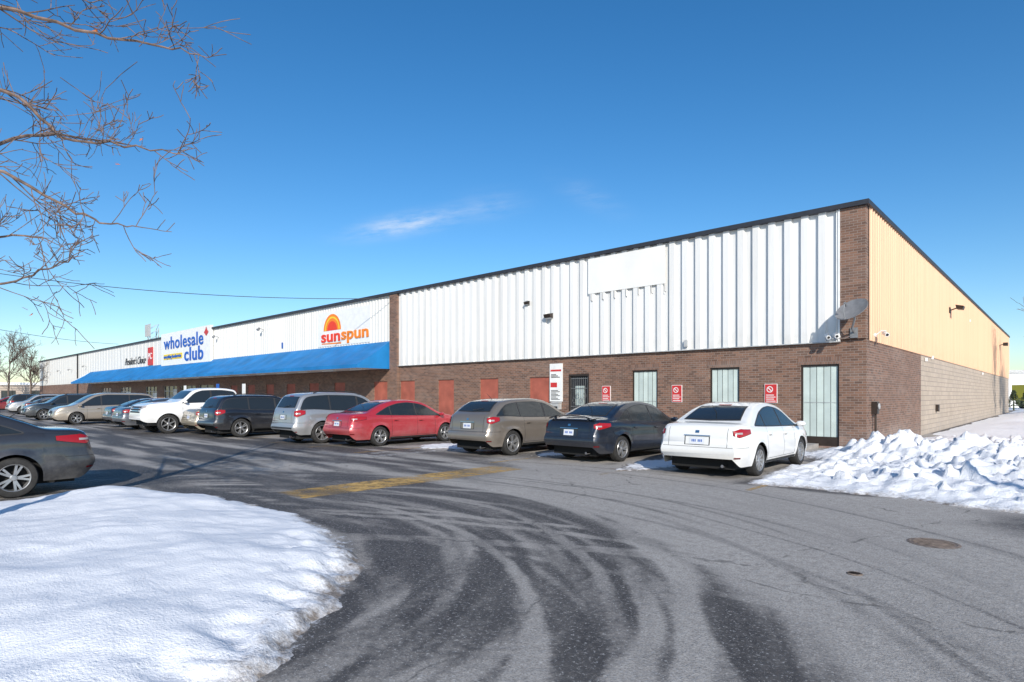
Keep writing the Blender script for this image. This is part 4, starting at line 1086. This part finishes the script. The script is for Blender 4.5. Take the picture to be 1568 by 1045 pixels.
# ------------------------------------------------------------------ background
ANG=math.radians(42.85)
Bk=empty('distant_warehouse'); mb=MB()
mb.box(0,60,0,25,0,4.6,0); mb.box(-.2,60.2,-.2,25.2,4.6,5.0,1)
for i in range(9): mb.box(2+i*6,5+i*6,-.06,-.001,.2,3.0,2)
mb.obj('shell',[M['whitep'],M['lgrey'],M['shopglass']],Bk); Bk.location=vw(66,80,0); Bk.rotation_euler=(0,0,ANG)
Bk=empty('distant_building'); mb=MB()
mb.box(0,60,0,20,0,3.8,0); mb.box(-.3,60.3,-.3,20.3,3.8,4.3,1)
for i in range(10): mb.box(2+i*6,5+i*6,-.06,-.001,.9,2.6,2)
mb.obj('shell',[M['block'],M['whitep'],M['shopglass']],Bk); Bk.location=vw(-150,125,0); Bk.rotation_euler=(0,0,ANG)
V=empty('yellow_box_truck'); mb=MB()
mb.box(0,5,-1.1,1.1,1.0,2.9,0); mb.box(5.1,6.9,-1.0,1.0,.7,1.6,1)
mb.add([(5.1,-1,1.6),(6.7,-1,1.6),(6.2,-.95,2.4),(5.1,-.95,2.4),(5.1,1,1.6),(6.7,1,1.6),(6.2,.95,2.4),(5.1,.95,2.4)],[(0,1,2,3),(4,7,6,5),(3,2,6,7),(1,5,6,2)],2)
mb.box(0,6.5,-.5,.5,.5,.99,2)
for xx in (1.2,5.9):
    for sg in (-1,1): mb.cyl((xx,sg*.75,.48),(xx,sg*1.05,.48),.48,n=18,mi=2)
mb.obj('body',[M['yellow'],M['whitep'],M['trimb']],V); V.location=vw(61.5,73,0); V.rotation_euler=(0,0,ANG)
m=NT('evergreen'); o_=m.obj(); m.set(Base_Color=m.mix(m.noise(o_,3,4),(.03,.05,.02),(.09,.11,.05)),Roughness=.8); M['green']=m.mat
mb=MB(); rng=random.Random(4)
for k in range(6):
    c=vw(54.6+k*2.2+rng.uniform(-.5,.5),66+rng.uniform(-1,1)); hh=rng.uniform(1.8,2.6); mb.cyl(c,c+Vector((0,0,hh*.8)),.08,.03,6)
    for i in range(500):
        z=rng.uniform(.2,1); rr=(1-z)*1.0*rng.uniform(.3,1)+.05; an=rng.uniform(0,6.28); q=c+Vector((rr*math.cos(an),rr*math.sin(an),z*hh)); s=.14
        mb.add([q+Vector((rng.uniform(-s,s),rng.uniform(-s,s),rng.uniform(-s,s))) for _ in range(3)],[(0,1,2)])
mb.obj('evergreen_shrubs',[M['green']])

# ------------------------------------------------------------------ world, sun, camera
w=bpy.data.worlds.new('World'); scene.world=w; w.use_nodes=True; nt=w.node_tree
bg=nt.nodes['Background']; sky=nt.nodes.new('ShaderNodeTexSky'); sky.sky_type='NISHITA'; sky.sun_disc=False
sky.sun_elevation=SUN_EL; sky.sun_rotation=math.pi-SUN_AZ; sky.altitude=200; sky.air_density=1.0; sky.dust_density=.5; sky.ozone_density=3.0
tc=nt.nodes.new('ShaderNodeTexCoord')
def wm(op,a,b=0.0,c=False):
    n=nt.nodes.new('ShaderNodeMath'); n.operation=op; n.use_clamp=c
    for i,v in enumerate((a,b)):
        if isinstance(v,bpy.types.NodeSocket): nt.links.new(v,n.inputs[i])
        else: n.inputs[i].default_value=v
    return n.outputs[0]
def dot(v):
    n=nt.nodes.new('ShaderNodeVectorMath'); n.operation='DOT_PRODUCT'; nt.links.new(tc.outputs['Generated'],n.inputs[0]); n.inputs[1].default_value=v; return n.outputs['Value']
f=dot((-.680,.733,0)); r_=dot((.733,.680,0)); z_=dot((0,0,1)); f=wm('MAXIMUM',f,.05)
u=wm('DIVIDE',r_,f); v=wm('DIVIDE',z_,f)
cb=nt.nodes.new('ShaderNodeCombineXYZ'); nt.links.new(wm('ADD',wm('MULTIPLY',u,7.0),wm('MULTIPLY',v,6.0)),cb.inputs[0]); nt.links.new(wm('SUBTRACT',wm('MULTIPLY',v,34.0),wm('MULTIPLY',u,5.0)),cb.inputs[1])
nz=nt.nodes.new('ShaderNodeTexNoise'); nz.inputs['Scale'].default_value=1.6; nz.inputs['Detail'].default_value=8; nz.inputs['Roughness'].default_value=.68; nt.links.new(cb.outputs[0],nz.inputs['Vector'])
def gauss(cu,cv,su,sv,tilt):
    du=wm('SUBTRACT',u,cu); dv=wm('SUBTRACT',wm('SUBTRACT',v,cv),wm('MULTIPLY',du,tilt))
    e=wm('ADD',wm('POWER',wm('ABSOLUTE',wm('DIVIDE',du,su)),2.0),wm('POWER',wm('ABSOLUTE',wm('DIVIDE',dv,sv)),2.0))
    return wm('POWER',2.718,wm('MULTIPLY',e,-1.0))
g=wm('ADD',gauss(-.175,.285,.075,.015,.17),wm('MULTIPLY',gauss(-.04,.315,.05,.02,.1),.25)); g=wm('ADD',g,wm('MULTIPLY',gauss(.13,.33,.05,.02,-.4),.15))
cl=wm('MULTIPLY',g,wm('MULTIPLY',wm('SUBTRACT',nz.outputs['Fac'],.33),3.4,True),True); cl=wm('MULTIPLY',cl,.6)
hs=nt.nodes.new('ShaderNodeHueSaturation'); hs.inputs['Saturation'].default_value=1.30; hs.inputs['Value'].default_value=1.12; nt.links.new(sky.outputs[0],hs.inputs['Color'])
mx=nt.nodes.new('ShaderNodeMix'); mx.data_type='RGBA'; nt.links.new(cl,mx.inputs[0]); nt.links.new(hs.outputs[0],mx.inputs[6]); mx.inputs[7].default_value=(6.2,6.6,7.2,1)
nt.links.new(mx.outputs[2],bg.inputs['Color']); bg.inputs['Strength'].default_value=.138

sd=bpy.data.lights.new('sun','SUN'); sd.energy=5.0; sd.angle=math.radians(.5); sd.color=(1,.945,.86)
so=link(bpy.data.objects.new('sun',sd)); so.rotation_euler=(-SUNV).to_track_quat('-Z','Y').to_euler(); so.location=(20,-30,30)

cam=bpy.data.cameras.new('camera'); cam.lens=21.17; cam.sensor_width=36; cam.shift_y=.0533; cam.clip_end=6000; cam.clip_start=.05
co=link(bpy.data.objects.new('camera',cam)); co.location=(CX,CY,CZ); co.rotation_euler=(math.pi/2,0,math.radians(42.85))
scene.camera=co
scene.view_settings.view_transform='Standard'; scene.view_settings.look='None'; scene.view_settings.exposure=0
